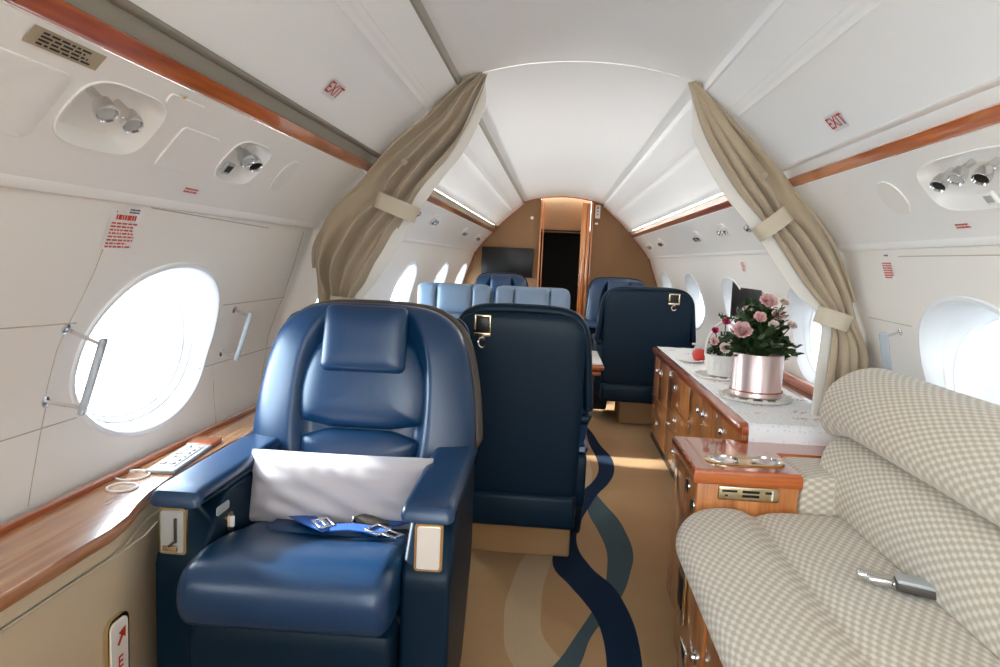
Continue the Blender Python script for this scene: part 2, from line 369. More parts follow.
    bp = n.new('ShaderNodeBump'); bp.inputs['Strength'].default_value = .5; bp.inputs['Distance'].default_value = .003
    l.new(cn.outputs['Fac'], bp.inputs['Height']); l.new(bp.outputs[0], b.inputs['Normal']); return m
M_carpet = carpet_mat()
M_carp2 = mat('tan_carpet_plinth', srgb(172, 134, 94), .95, bump=('n', 260, .5, .003), spec=.1, vary=.06)

# ------------------------------------------------------------------ cabin cross-section: half width as a function of height
zs = [0, .15, .3, .45, .6, .78, .88, 1.05, 1.22]; xs_ = [.90, .985, 1.045, 1.082, 1.100, 1.108, 1.086, 1.024, .966]
XW = pchip(zs, xs_)
XP = pchip([1.212, 1.233, 1.33, 1.43], [.962, .948, .872, .780])
XT = pchip([1.497, 1.58, 1.665, 1.70, 1.75], [.722, .640, .546, .505, .445])
def XX(z):
    if z < 1.214: return XW(z)
    if z < 1.44: return XP(z)
    if z < 1.497: return .78 + (z-1.44)/(.057)*(-.03)
    return XT(z)
def surf(side, y, z, off=0.0):
    x = XX(z); dz = .004; dx = (XX(z+dz)-XX(z-dz))/(2*dz)
    if abs(dx) > 3: dx = -1.0
    t = Vector((side*dx, 0, 1)).normalized(); nrm = Vector((-side*1, 0, side*side*dx*1)).normalized()
    nrm = Vector((-side, 0, dx)).normalized()
    return Vector((side*x, y, z)) + nrm*off, nrm, t
Y0, Y1 = -.9, 7.9
YS = [Y0 + (Y1-Y0)*i/24 for i in range(25)]

def wall(side, ys, name):
    """lower side wall with elliptical window openings"""
    m = MB(); HY, HZ, n = .37, .262, 64
    def P_(y, z, off=0): return surf(side, y, z, off)[0]
    def grid(ya, yb, za, zb, ny, nzz):
        vs = [P_(ya+(yb-ya)*i/ny, za+(zb-za)*j/nzz) for i in range(ny+1) for j in range(nzz+1)]
        m.add(vs, [(i*(nzz+1)+j, (i+1)*(nzz+1)+j, (i+1)*(nzz+1)+j+1, i*(nzz+1)+j+1) for i in range(ny) for j in range(nzz)])
    zlo, zhi = WZ-HZ, WZ+HZ; ztop = 1.213
    grid(Y0, Y1, 0, zlo, 24, 14); grid(Y0, Y1, zhi, ztop, 24, 5)
    y = Y0
    for c in ys:
        grid(y, c-HY, zlo, zhi, 3, 14); y = c+HY
        rings = []
        for kk in range(6):
            f = kk/5.0; ring = []
            for j in range(n):
                a = 2*PI*j/n; ca, sa = math.cos(a), math.sin(a)
                ex, ez = WA*math.copysign(abs(ca)**.93, ca), WB*math.copysign(abs(sa)**.93, sa)
                k = min(HY/max(1e-6, abs(ex)), HZ/max(1e-6, abs(ez)))
                f2 = f**1.3
                ring.append(P_(c+ex*(1+(k-1)*f2), WZ+ez*(1+(k-1)*f2)))
            rings.append(ring)
        m.loft(rings, True, False)
        # make the outer ring meet the cell corners exactly
        for syy in (-1, 1):
            for szz in (-1, 1):
                q = P_(c+syy*HY, WZ+szz*HZ); rings[-1][min(range(n), key=lambda j: (rings[-1][j]-q).length)] = q
    grid(y, Y1, zlo, zhi, 3, 14)
    m.loft([], True, False) if False else None
    # added unseen backing that keeps light from leaking through the panel joints
    def back(ya, yb, za, zb, ny, nzz):
        vs = [P_(ya+(yb-ya)*i/ny, za+(zb-za)*j/nzz, -.007) for i in range(ny+1) for j in range(nzz+1)]
        m.add(vs, [(i*(nzz+1)+j, (i+1)*(nzz+1)+j, (i+1)*(nzz+1)+j+1, i*(nzz+1)+j+1) for i in range(ny) for j in range(nzz)])
    back(Y0-.1, Y1+.1, 0, zlo+.02, 24, 12); back(Y0-.1, Y1+.1, zhi-.02, 1.2139, 24, 5); y = Y0-.1
    for c in ys: back(y, c-HY+.02, zlo, zhi, 3, 14); y = c+HY-.02
    back(y, Y1+.1, zlo, zhi, 3, 14)
    o = m.build(name, M_shell); tag(o, kind='structure'); return o
wall(-1, WIN_L, 'wall_left'); wall(1, WIN_R, 'wall_right')

wn = 0
for side, ys in ((-1, WIN_L), (1, WIN_R)):
    for c in ys:
        wn += 1
        n = 64
        def ring(sa, sb, off, add=0):
            out = []
            for j in range(n):
                a = 2*PI*j/n; ca, sa_ = math.cos(a), math.sin(a)
                ex, ez = sa*math.copysign(abs(ca)**.93, ca), sb*math.copysign(abs(sa_)**.93, sa_)
                p0 = surf(side, c, WZ, 0)[0]
                pw = surf(side, c+ex, WZ+ez, off)[0]
                if add:    # blend to the flat outer plane
                    fl = Vector((side*1.165, c+ex, WZ+ez+.0)); pw = pw.lerp(fl, add)
                out.append(pw)
            return out
        rings = [ring(WA+.016, WB+.016, .0005), ring(WA+.013, WB+.013, .005), ring(WA+.004, WB+.004, .0055), ring(WA-.003, WB-.003, 0), ring(WA-.012, WB-.010, -.012), ring(WA-.020, WB-.016, -.02, .35), ring(WA-.024, WB-.019, -.02, .42),
                 ring(WA-.027, WB-.021, 0, .6), ring(WA-.034, WB-.028, 0, .85), ring(WA-.042, WB-.034, 0, .9), ring(WA-.044, WB-.036, 0, 1.0), ring(WA-.044, WB-.036, 0, 1.06)]
        m = MB(); m.loft(rings, True, False); fr = m.build('window_%d' % wn, M_frame); tag(fr, kind='structure')
        m = MB(); rr = ring(WA-.041, WB-.033, 0, 1.0); rr2 = [v+Vector((side*.006, 0, 0)) for v in rr]; m.loft([rr, rr2], True, True)
        m.build('pane', M_glass, fr)

def strip(name, side, pts, m_, y0=Y0, y1=Y1, th=.0, kind='structure'):
    """extrude an open (x,z) profile along the cabin"""
    m = MB(); m.loft([[Vector((side*x, y, z)) for x, z in pts] for y in [y0+(y1-y0)*i/12 for i in range(13)]], False, False)
    o = m.build(name, m_); tag(o, kind=kind); return o
def recess_list(side):
    return RECESS[side]
# service (PSU) panels with oval wells
RECESS = {-1: [(1.225, 1.348, .125, .052), (1.755, 1.345, .105, .048)], 1: [(1.64, 1.347, .215, .056)]}
def psu(side):
    m = MB(); zl, zh = 1.233, 1.43; n = 64
    lip = [(.975, 1.216), (.964, 1.2125), (.955, 1.214), (.949, 1.221), (.947, 1.233)]
    m.loft([[Vector((side*x, y, z)) for x, z in lip] for y in YS], False, False)
    m.loft([[Vector((side*x, y, z)) for x, z in [(XP(1.43), 1.43), (.80, 1.445)]] for y in YS], False, False)
    P_ = lambda y, z, off=0: surf(side, y, z, off)[0] if z > 1.2335 else Vector((side*.947, y, z)) if off == 0 else surf(side, y, z, off)[0]
    def grid(ya, yb, ny, nzz=10):
        vs = [P_(ya+(yb-ya)*i/ny, zl+(zh-zl)*j/nzz) for i in range(ny+1) for j in range(nzz+1)]
        m.add(vs, [(i*(nzz+1)+j, (i+1)*(nzz+1)+j, (i+1)*(nzz+1)+j+1, i*(nzz+1)+j+1) for i in range(ny) for j in range(nzz)])
    y = Y0
    for (c, zc, a, b) in RECESS[side]:
        HY = a+.03; grid(y, c-HY, 6); y = c+HY; rings = []
        ea, eb = a-.004, b*.72
        def el(A, B, off):
            out = []
            for j in range(n):
                t = 2*PI*j/n; ca, sa = math.cos(t), math.sin(t)
                out.append((math.copysign(abs(ca)**.55, ca)*A, math.copysign(abs(sa)**.62, sa)*B, off))
            return out
        base = el(a, b, 0)
        for f in (1, .75, .5, .25, 0):
            ring = []
            for ex, ez, _ in base:
                k = min(HY/max(1e-6, abs(ex)), ((zh-zc) if ez > 0 else (zc-zl))/max(1e-6, abs(ez)))
                ring.append(P_(c+ex*(1+(k-1)*f), zc+ez*(1+(k-1)*f)))
            rings.append(ring)
        for s_, off in ((1.0, .003), (.985, .004), (.96, .0), (.93, -.012), (.88, -.028), (.78, -.038), (.5, -.042), (.02, -.043)):
            rings.append([surf(side, c+ex*s_, zc+ez*s_, off)[0] for ex, ez, _ in base])
        m.loft(rings, True, False)
        for syy in (-1, 1):
            for zz in (zl, zh):
                q = P_(c+syy*HY, zz); R0 = m.v; k0 = len(m.v)-13*n
                j = min(range(n), key=lambda j: (Vector(m.v[k0+j])-q).length); m.v[k0+j] = tuple(q)
    grid(y, Y1, 20)
    y = Y0-.1  # added backing strips, stop light leaking around the wells
    for (c, zc, a, b) in RECESS[side]+[(Y1+.2, 0, 0, 0)]:
        ye = c-a-.012; vs = [surf(side, y+(ye-y)*i/12, 1.215+(1.45-1.215)*j/8 if j < 8 else 1.4395, -.006)[0] for i in range(13) for j in range(9)]
        m.add(vs, [(i*9+j, (i+1)*9+j, (i+1)*9+j+1, i*9+j+1) for i in range(12) for j in range(8)]); y = c+a+.012
    return m
trims = 0
def trim_name():
    global trims; trims += 1; return 'trim_%d' % trims
for side in (-1, 1):
    o = psu(side).build(trim_name(), M_psu); tag(o, kind='structure')
    # upper side panel with its double ridge
    pts = [(.722, 1.497)] + [(XT(z), z) for z in (1.52, 1.55, 1.58, 1.61, 1.64)]
    pts += [(.5545, 1.656), (.5475, 1.658), (.5415, 1.668), (.5355, 1.672), (.5265, 1.677), (.5215, 1.6865), (.5195, 1.685), (.5135, 1.692), (.48, 1.72), (.445, 1.75)]
    strip(trim_name(), side, pts, M_ceil)
    strip(trim_name(), side, [(.445, 1.75), (.437, 1.752), (.434, 1.757), (.434, 1.786)], M_gap if side < 0 else M_ceil)  # left step's shade painted in as grey, right step kept bright
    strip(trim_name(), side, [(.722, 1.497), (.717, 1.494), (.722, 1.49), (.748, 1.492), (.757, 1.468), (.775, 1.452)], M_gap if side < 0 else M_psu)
    # wood rail
    m = MB(); prof = [(.753, 1.461), (.759, 1.463), (.787, 1.438), (.785, 1.434), (.777, 1.434), (.772, 1.437), (.750, 1.457)]
    m.loft([[Vector((side*x, y, z)) for x, z in prof] for y in YS], True, True)
    tag(m.build(trim_name(), M_wrail), kind='structure')
# ceiling: three vault panels with a seam at the curtain station
for (a, b) in ((Y0, 2.62), (2.626, Y1)):
    m = MB(); rings = []
    for y in [a+(b-a)*i/6 for i in range(7)]:
        rings.append([Vector((.445*math.sin(t*PI/2)/1.0*1.0 if False else .447*t, y, 1.852-.070*t*t-.006*t**4)) for t in [(-1+2*k/24) for k in range(25)]])
    m.loft(rings, False, False); o = m.build('ceiling', M_ceil); tag(o, kind='structure')
m = MB(); m.loft([[Vector((.447*t, y, 1.8535-.070*t*t-.006*t**4+dz)) for t in [(-1+2*k/24) for k in range(25)]] for y, dz in ((2.615, 0), (2.617, .004), (2.629, .004), (2.631, 0))], False, False)
tag(m.build(trim_name(), M_seam), kind='structure')
# floor
m = MB(); m.add([(-1.1, Y0, 0), (1.1, Y0, 0), (1.1, 9.2, 0), (-1.1, 9.2, 0)], [(0, 1, 2, 3)]); o = m.build('floor', M_carpet); tag(o, kind='structure')

# added unseen wall behind the viewpoint, trims rear sky fill, open in middle
m = MB(); m.box((-.82, -.93, .62), (.50, .05, 1.24), .004); m.box((.82, -.93, .62), (.50, .05, 1.24), .004); m.box((0, -.93, .28), (1.2, .05, .56), .004); tag(m.build('wall_fill_block', M_tan), kind='structure')
# far bulkhead with doorway
def arch(scale=1.0):
    pts = [(-XW(z), z) for z in zs[:-1]] + [(-.958, 1.215), (-.948, 1.233), (-.78, 1.43), (-.742, 1.47), (-.722, 1.497), (-.640, 1.58), (-.546, 1.665), (-.445, 1.75)]
    top = [(.447*t, 1.852-.07*t*t) for t in (-.97, -.75, -.5, -.25, 0, .25, .5, .75, .97)]
    return pts + top + [(-x, z) for x, z in pts[::-1]]
def bulk_piece(x0, x1, zlo, name, m_, y=7.88, th=.05):
    A = [p for p in arch()]; top = []
    import bisect
    ups = sorted([(x, z) for x, z in A if z > 0], key=lambda p: p[0])
    # outline upper boundary between x0..x1 (only above the widest point)
    up_ = sorted([(x, z) for x, z in A if z >= .78], key=lambda p: p[0])
    def zt(x):
        for i in range(len(up_)-1):
            if up_[i][0] <= x <= up_[i+1][0]:
                d = up_[i+1][0]-up_[i][0]
                return up_[i][1] + (up_[i+1][1]-up_[i][1])*((x-up_[i][0])/d if d > 1e-6 else 0)
        return .78
    poly = []
    if x0 < -1.0: poly += [(-XW(z), z) for z in (zlo, .3, .45, .6, .78)]
    else: poly += [(x0, zlo), (x0, zt(x0))]
    poly += [(x, z) for x, z in up_ if x0+1e-4 < x < x1-1e-4 and z > .79]
    if x1 > 1.0: poly += [(XW(z), z) for z in (.78, .6, .45, .3, zlo)]
    else: poly += [(x1, zt(x1)), (x1, zlo)]
    poly = [(x*(1.035 if abs(x) > .4 else 1), 1.13+(z-1.13)*1.02 if z > 1.13 else z) for x, z in poly]
    T = Matrix(((1, 0, 0, 0), (0, 0, 1, 0), (0, 1, 0, 0), (0, 0, 0, 1)))
    return MB().prism(poly, y, y+th, T)
m = bulk_piece(-1.2, -.255, 0, '', None); m2 = bulk_piece(.305, 1.2, 0, '', None); m.add(m2.v, m2.f)
m3 = bulk_piece(-.255, .305, 1.455, '', None, y=7.98); m.add(m3.v, m3.f)
tag(m.build('wall_far', M_tan, smooth=False), kind='structure')
# dark edge band where the bulkhead meets the shell
ar = [p for p in arch() if p[1] > .2]
m = MB(); m.tube([(x*.996, 7.872, z-.004) for x, z in ar], .006, 6); tag(m.build(trim_name(), M_wdk), kind='structure')
# door frame, folded wood door, unlit galley beyond
d1 = MB(); d1.box((-.245, 7.86, .90), (.018, .07, 1.80), .004); d1.box((-.215, 7.90, .89), (.012, .05, 1.78), .003)
o = d1.build('door_1', M_wz); tag(o, kind='structure')
m = MB(); m.box((.318, 7.86, .90), (.020, .07, 1.80), .004); m.build('door_post', M_wz, o)
m = MB(); m.box((.222, 7.74, .885), (.052, .24, 1.77), .004); m.box((.272, 7.76, .885), (.036, .22, 1.76), .004); f = m.build('door_leaf', M_wz, o)
for z in (.45, 1.0, 1.45): MB().lathe([(.012, 0), (.012, .004), (.004, .006)], (.195, 7.66, z), 12, (-1, 0, 0)).build('hinge', M_chrome, f)
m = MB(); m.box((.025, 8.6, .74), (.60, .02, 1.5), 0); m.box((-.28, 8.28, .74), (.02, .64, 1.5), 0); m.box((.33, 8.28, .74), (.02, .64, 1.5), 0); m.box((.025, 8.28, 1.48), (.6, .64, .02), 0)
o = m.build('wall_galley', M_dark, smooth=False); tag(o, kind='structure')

# ------------------------------------------------------------------ decals that lie on the shell
def drape(side, yc, zc, pts, faces, off, name, m_, parent=None, smooth=False, rot=0):
    """pts (u,v) -> shell; u runs to the reader's right"""
    vs = []; p0, nn, tt = surf(side, yc, zc)
    cr_, sr_ = math.cos(rot), math.sin(rot)
    for u, v in pts:
        u, v = u*cr_-v*sr_, u*sr_+v*cr_
        yy = yc + (u if side < 0 else -u); vs.append(surf(side, yy, zc + v*tt.z, off)[0])
    m = MB(); m.add(vs, faces); o = mk(name, m.v, m.f, m_, parent, smooth); return o
def grid2(w_, h_, nx=6, nz_=4):
    return [(-w_/2+w_*i/nx, -h_/2+h_*j/nz_) for i in range(nx+1) for j in range(nz_+1)], [(i*(nz_+1)+j, (i+1)*(nz_+1)+j, (i+1)*(nz_+1)+j+1, i*(nz_+1)+j+1) for i in range(nx) for j in range(nz_)]
def text_mesh(s, size, bold=.012):
    cu = bpy.data.curves.new('t', 'FONT'); cu.body = s; cu.size = size; cu.align_x = 'CENTER'; cu.align_y = 'CENTER'; cu.offset = bold*size; cu.resolution_u = 3
    ob = bpy.data.objects.new('t', cu); COL.objects.link(ob); dg = bpy.context.evaluated_depsgraph_get(); dg.update()
    me = bpy.data.meshes.new_from_object(ob.evaluated_get(dg)); vs = [(v.co.x, v.co.y) for v in me.vertices]; fs = [tuple(p.vertices) for p in me.polygons]
    bpy.data.objects.remove(ob); bpy.data.curves.remove(cu); bpy.data.meshes.remove(me); return vs, fs
def lines(w_, rows, h_, frac=.5, seed=1, align='l'):
    """rows of small dashes standing for print too small to read"""
    rnd = random.Random(seed); vs = []; fs = []
    for r_ in range(rows):
        v0 = h_/2 - h_*(r_+.5)/rows; x = -w_/2; end = w_/2*(1 if rnd.random() > .4 else rnd.uniform(.5, 1))
        while x < end:
            l_ = rnd.uniform(.06, .2)*w_; x2 = min(end, x+l_); t = h_/rows*frac/2; n = len(vs)
            vs += [(x, v0-t), (x2, v0-t), (x2, v0+t), (x, v0+t)]; fs.append((n, n+1, n+2, n+3)); x = x2 + w_*.035
    return vs, fs
def placard(name, side, yc, zc, w_, h_, label, m_=M_plc, rot=0, group=None):
    e = empty(name, surf(side, yc, zc)[0], 0, label, 'sign', group)
    p, f = grid2(w_, h_); o = drape(side, yc, zc, p, f, .0025, 'plate', m_, None, rot=rot)
    o.parent = e; o.matrix_parent_inverse = Matrix.Translation(-e.location); return e
def adopt(o, e): o.parent = e; o.matrix_parent_inverse = Matrix.Translation(-e.location); return o
def put_text(e, side, yc, zc, s, size, m_, rot=0, bold=.03, du=0, dv=0):
    p, f = text_mesh(s, size, bold); p = [(a+du, b+dv) for a, b in p]
    return adopt(drape(side, yc, zc, p, f, .0035, 'lettering', m_, rot=rot), e)
def put_lines(e, side, yc, zc, w_, rows, h_, m_, seed=1, rot=0, dv=0, frac=.5):
    p, f = lines(w_, rows, h_, frac, seed); p = [(a, b+dv) for a, b in p]
    o = adopt(drape(side, yc, zc, p, f, .0035, 'print', m_, rot=rot), e); o['kind'] = 'stuff'; return o
for side, yc, zc, lab in ((-1, 1.862, 1.557, 'small white EXIT sign with red letters on the left ceiling panel'), (1, 2.0, 1.540, 'small white EXIT sign with red letters on the right ceiling panel')):
    e = placard('exit_sign', side, yc, zc, .092, .052, lab, M_explate)
    put_text(e, side, yc, zc, 'EXIT', .050, M_red, bold=.012)
e = placard('notice_placard', -1, 1.022, 1.414, .155, .030, 'tan strip placard with black print below the left wood rail', M_plt)
put_lines(e, -1, 1.022, 1.414, .115, 4, .024, M_txt, 3, frac=.55)
e = placard('hazard_label', -1, 1.342, 1.412, .028, .026, 'tiny white label with yellow symbol beside the left reading lights', M_explate)
adopt(drape(-1, 1.344, 1.414, [(-.005, -.008), (.005, -.008), (.006, .004), (0, .010), (-.006, .004)], [(0, 1, 2, 3, 4)], .0035, 'symbol', M_yel), e)
adopt(drape(-1, 1.342, 1.402, [(-.011, -.001), (.011, -.001), (.011, .0015), (-.011, .0015)], [(0, 1, 2, 3)], .0035, 'print', M_txt), e)
e = placard('instruction_placard', -1, 1.447, 1.155, .105, .082, 'red printed placard above the big left window')
put_lines(e, -1, 1.447, 1.155, .09, 8, .060, M_red, 5, dv=-.008, frac=.5); put_lines(e, -1, 1.447, 1.155, .07, 1, .014, M_red, 8, dv=.032, frac=.8)
e = placard('latch_label', -1, 1.47, 1.200, .055, .016, 'tiny label with dark print just above the red left placard')
put_lines(e, -1, 1.47, 1.200, .036, 2, .012, M_txt, 9, frac=.6)
e = placard('oxygen_label', -1, 1.62, 1.262, .095, .026, 'white tab with red print on the lower edge of the left service panel')
put_lines(e, -1, 1.62, 1.262, .06, 2, .016, M_red, 11, frac=.6)
e = placard('instruction_placard', 1, 2.30, 1.150, .072, .060, 'red printed placard above the grab handle on the right wall', M_plc)
put_lines(e, 1, 2.30, 1.150, .062, 7, .054, M_red, 15, frac=.6)
e = placard('latch_label', 1, 2.29, 1.196, .04, .010, 'tiny label with dark print above the red right placard')
put_lines(e, 1, 2.29, 1.196, .028, 1, .009, M_txt, 19, frac=.6)
e = placard('oxygen_label', 1, 1.80, 1.262, .11, .024, 'white tab with red print below the right lamp well')
put_lines(e, 1, 1.80, 1.262, .06, 2, .016, M_red, 21, frac=.6)
e = placard('instruction_placard', 1, 4.02, 1.150, .07, .060, 'red printed placard on the far right wall above the window with the screen', M_plc)
put_lines(e, 1, 4.02, 1.150, .062, 7, .054, M_red, 25, frac=.6)
# panel seams of the shell (thin dark joints)
def seam(side, pts, w_=.0022, m_=M_seam):
    m = MB(); P3 = []
    dense = []
    for i in range(len(pts)-1):
        for k in range(8): t = k/8; dense.append((pts[i][0]+(pts[i+1][0]-pts[i][0])*t, pts[i][1]+(pts[i+1][1]-pts[i][1])*t))
    dense.append(pts[-1]); m.tube([surf(side, y, z, .0002)[0] for y, z in dense], w_*.6, 6)
    return m
m = MB()
for pts in ([(1.415, 1.197), (1.400, 1.07), (1.366, .904), (1.366, .774), (1.30, .59)], [(1.53, 1.212), (2.19, 1.198)],
            [(.4, .965), (1.18, .966), (1.40, .958)], [(2.06, .955), (2.55, .955)], [(.4, .745), (1.46, .737)], [(2.0, .765), (2.55, .765)], [(2.09, .765), (2.09, .56)], [(2.50, 1.20), (2.53, .95), (2.50, .76), (2.40, .57)]):
    q = seam(-1, pts); m.add(q.v, q.f)
tag(m.build(trim_name(), M_seam), kind='structure')
m = MB()
for pts in ([(1.2, 1.19), (2.22, 1.192)], [(2.55, .985), (2.25, .98)]):
    q = seam(1, pts); m.add(q.v, q.f)
tag(m.build(trim_name(), M_seam), kind='structure')
# raised access plates on the service panels
def access_plate(side, yc, zc, w_, h_, r_, label, m_=M_psu, name='access_panel', grp=None):
    out = [(p[0], p[1]) for p in rrect(w_, h_, r_, 6)]; n = len(out)
    vs = []; p0, nn, tt = surf(side, yc, zc)
    for sc, off in ((1.0, -.001), (1.0, .0025), (.985, .0036), (.8, .0036), (.6, .0036), (.4, .0036), (.2, .0036), (.02, .0036)):
        for u, v in out: vs.append(surf(side, yc+(u*sc if side < 0 else -u*sc), zc+v*sc*tt.z, off)[0])
    fs = [(i*n+j, i*n+(j+1) % n, (i+1)*n+(j+1) % n, (i+1)*n+j) for i in range(7) for j in range(n)] + [tuple(range(7*n, 8*n))]
    o = mk(name, vs, fs, m_); autosmooth(o, 30); tag(o, label, 'panel', grp); return o
access_plate(-1, .915, 1.338, .32, .130, .02, 'large rounded access plate on the left service panel nearest the viewer')
access_plate(-1, 1.50, 1.335, .16, .105, .012, 'rounded access plate between the two left lamp wells')
access_plate(-1, 1.37, 1.408, .13, .022, .008, 'narrow access plate above the first left lamp well')
access_plate(-1, 2.02, 1.345, .085, .112, .0424, 'oval plate on the left service panel beside the curtain', M_shell)
access_plate(1, 2.03, 1.345, .12, .112, .052, 'oval plate on the right service panel beside the curtain', M_shell)

# reading lamps in wells
def spot(root, side, yc, zc, off, aim, r=.019, name='lamp_head', mm=M_chrome):
    dark = mm is M_brass; mm = M_chrome
    p, nn, tt = surf(side, yc, zc, off); q = p - root.location
    b = MB(); b.lathe([(r*.5, -.022), (r*.8, -.018), (r, -.004), (r*1.02, .008), (r*.92, .012), (r*.8, .006), (.001, .004)], q, 20, aim)
    o = b.build(name, mm, root)
    MB().lathe([(r*.78, .0065), (.001, .0075)], q, 16, aim).build('lens', M_black if dark else M_clab, o)
    a = Vector(aim).normalized(); MB().tube([q - a*.02, q - a*.02 - nn*.03], .008, 8).build('swivel', M_chrome, o)
def lamp_unit(side, yc, zc, spots, label, button=None):
    p, nn, tt = surf(side, yc, zc, -.035); e = empty('reading_light', p, 0, label, 'lamp', 'overhead service lights')
    for dy, dz, mm in spots:
        spot(e, side, yc+dy, zc+dz, .006, nn*1.0+Vector((0, -.45, -.45)), mm=mm)
    if button:
        p2, f2 = surf(side, yc+button[0], zc+button[1], .0)[0], None
        T = Vector((0, 0, 1)).rotation_difference(nn).to_matrix().to_4x4()
        b = MB().box((p2-e.location)+nn*.004, (.034, .040, .008), .003, T).build('vent_plate', M_plc if side > 0 else M_clab, e)
        MB().box((p2-e.location)+nn*.0085, (.018, .026, .002), .0, T).build('vent_slot', M_txt if side < 0 else M_clab, b)
    return e
lamp_unit(-1, 1.225, 1.348, [(-.045, .012, M_chrome), (.035, .008, M_chrome)], 'pair of chrome reading lamps in the nearest left overhead well')
lamp_unit(-1, 1.755, 1.345, [(-.02, .012, M_chrome), (.04, .008, M_brass)], 'second left overhead lamp well with grilled vent plate', (-.06, -.018))
lamp_unit(1, 1.64, 1.347, [(.125, .012, M_brass), (.04, .018, M_chrome), (-.04, .01, M_brass), (-.13, .0, M_chrome)], 'row of chrome spot lamps in the right overhead well', (-.01, -.034))
def far_lamp(side, y, z, label):
    p, nn, tt = surf(side, y, z, .002); e = empty('reading_light', p, 0, label, 'lamp', 'overhead service lights')
    out = [(a, b) for a, b in rrect(.17, .085, .04, 6)]
    vs = []; n = len(out)
    for sc, off in ((1, .0), (.97, .005), (.85, .004), (.7, -.0)):
        for u, v in out: vs.append(surf(side, y+u*sc, z+v*sc*tt.z, off)[0]-p)
    o = mk('bezel', vs, [(i*n+j, i*n+(j+1) % n, (i+1)*n+(j+1) % n, (i+1)*n+j) for i in range(3) for j in range(n)]+[tuple(range(3*n, 4*n))], M_psu, e); autosmooth(o)
    for dy in (-.035, .035):
        b = MB(); b.lathe([(.012, -.004), (.022, .006), (.022, .024), (.016, .027), (.001, .020)], Vector((0, dy, 0)), 16, nn+Vector((0, -.7, -.4))); b.build('lamp_head', M_chrome, e)
    return e
for side, y, z, lab in ((-1, 3.78, 1.375, 'chrome reading lamp nearest beyond the left curtain'), (-1, 4.45, 1.362, 'second chrome reading lamp beyond the left curtain'), (-1, 6.0, 1.352, 'third reading lamp along the far left panel'), (-1, 7.1, 1.343, 'last reading lamp on the left before the bulkhead'),
                        (1, 3.42, 1.345, 'chrome reading lamp nearest beyond the right curtain'), (1, 3.98, 1.345, 'second chrome reading lamp beyond the right curtain'), (1, 4.72, 1.335, 'third chrome reading lamp along the right panel'), (1, 6.3, 1.34, 'fourth reading lamp along the far right panel'), (1, 7.1, 1.33, 'last reading lamp on the right before the bulkhead')):
    far_lamp(side, y, z, lab)

# grab handles by the big windows
def handle(side, y0, z0, y1, z1, label, out=.055):
    p, nn, tt = surf(side, y0, z0); e = empty('grab_handle', p, 0, label, 'handle')
    a, b = surf(side, y0, z0)[0]-p, surf(side, y1, z1)[0]-p; na, nb = surf(side, y0, z0)[1], surf(side, y1, z1)[1]
    m = MB()
    for q, nq in ((a, na), (b, nb)):
        m = MB(); m.lathe([(.012, 0), (.012, .003), (.006, .006)], q, 14, nq); m.tube([q, q+nq*out], .0045, 8); m.build('standoff', M_chrome, e)
    q0, q1 = a+na*out, b+nb*out; mid = (q0+q1)/2; d = (q1-q0); T = Vector((0, 0, 1)).rotation_difference(d.normalized()).to_matrix().to_4x4()
    MB().box(mid, (.014, .026, d.length+.03), .005, T).build('grip', M_acr, e)
    for t in (.18, .5, .82): pass
    return e
handle(-1, 1.372, .948, 1.366, .792, 'clear grab handle at the near side of the big left window', .085)
handle(-1, 2.15, .935, 2.14, .795, 'clear grab handle at the far side of the big left window')
handle(1, 2.335, .955, 2.36, .80, 'clear grab handle on the right wall beside the curtain')

# ------------------------------------------------------------------ left ledge and side panel
LZ = .578
poly = []
edge = [(-.885, -.9), (-.885, 1.25), (-.895, 1.32), (-.916, 1.385), (-.934, 1.46), (-.945, 1.56), (-.95, 1.7), (-.95, 2.0), (-.955, 2.56)]
wallx = -1.085
poly = edge + [(wallx, 2.56), (wallx, -.9)]
e = empty('side_ledge', (-1, .5, 0), 0, 'glossy wood side ledge under the big left window', 'ledge')
m = MB(); off = Vector((1, -.5, 0))
pl = [(x+1, y-.5) for x, y in poly]
inn = [(x+1-.004, y-.5) for x, y in edge] + pl[len(edge):]
m.loft([[Vector((x, y, LZ-.028)) for x, y in inn], [Vector((x, y, LZ-.022)) for x, y in pl], [Vector((x, y, LZ-.006)) for x, y in pl], [Vector((x, y, LZ)) for x, y in inn]], True, True)
m.build('ledge_top', M_wled, e)
m = MB(); m.loft([[Vector((x+1-.010, y-.5, z)) for x, y in edge] for z in (LZ-.026, .52)], False, False); m.build('upper_band', M_beige, e)
m = MB(); m.loft([[Vector((x+1-.006-d, y-.5, z)) for x, y in edge] for z, d in ((.518, 0.004), (.514, 0), (.1, 0), (.005, 0))], False, False); m.build('lower_panel', M_beige, e)
m = MB(); m.tube([(.0+1-.885-.004+.002, y-.5, .519) for y in (-.9, 0, .6, 1.25)] + [(1-.889, .86, .519), (1-.905-.002, .94, .519)], .0025, 6); m.build('piping', M_seam, e)
m = MB(); m.box((-.07, .33, LZ+.006), (.018, 3.4, .012), .003); m.build('back_strip', M_wdk, e)
for k, y in ((0, 1.555), ):
    c = MB(); c.lathe([(.035, 0), (.040, .001), (.040, .004), (.038, .005), (.035, .004), (.035, 0)], (-.05+.012, y-.5, LZ), 28, cap=False); c.build('cup_ring', M_plc, e)
    c = MB(); c.lathe([(.029, 0), (.033, .001), (.033, .004), (.031, .005), (.029, .004), (.029, 0)], (-.02+.012, y-.585, LZ), 28, cap=False); c.build('cup_ring', M_plc, e)
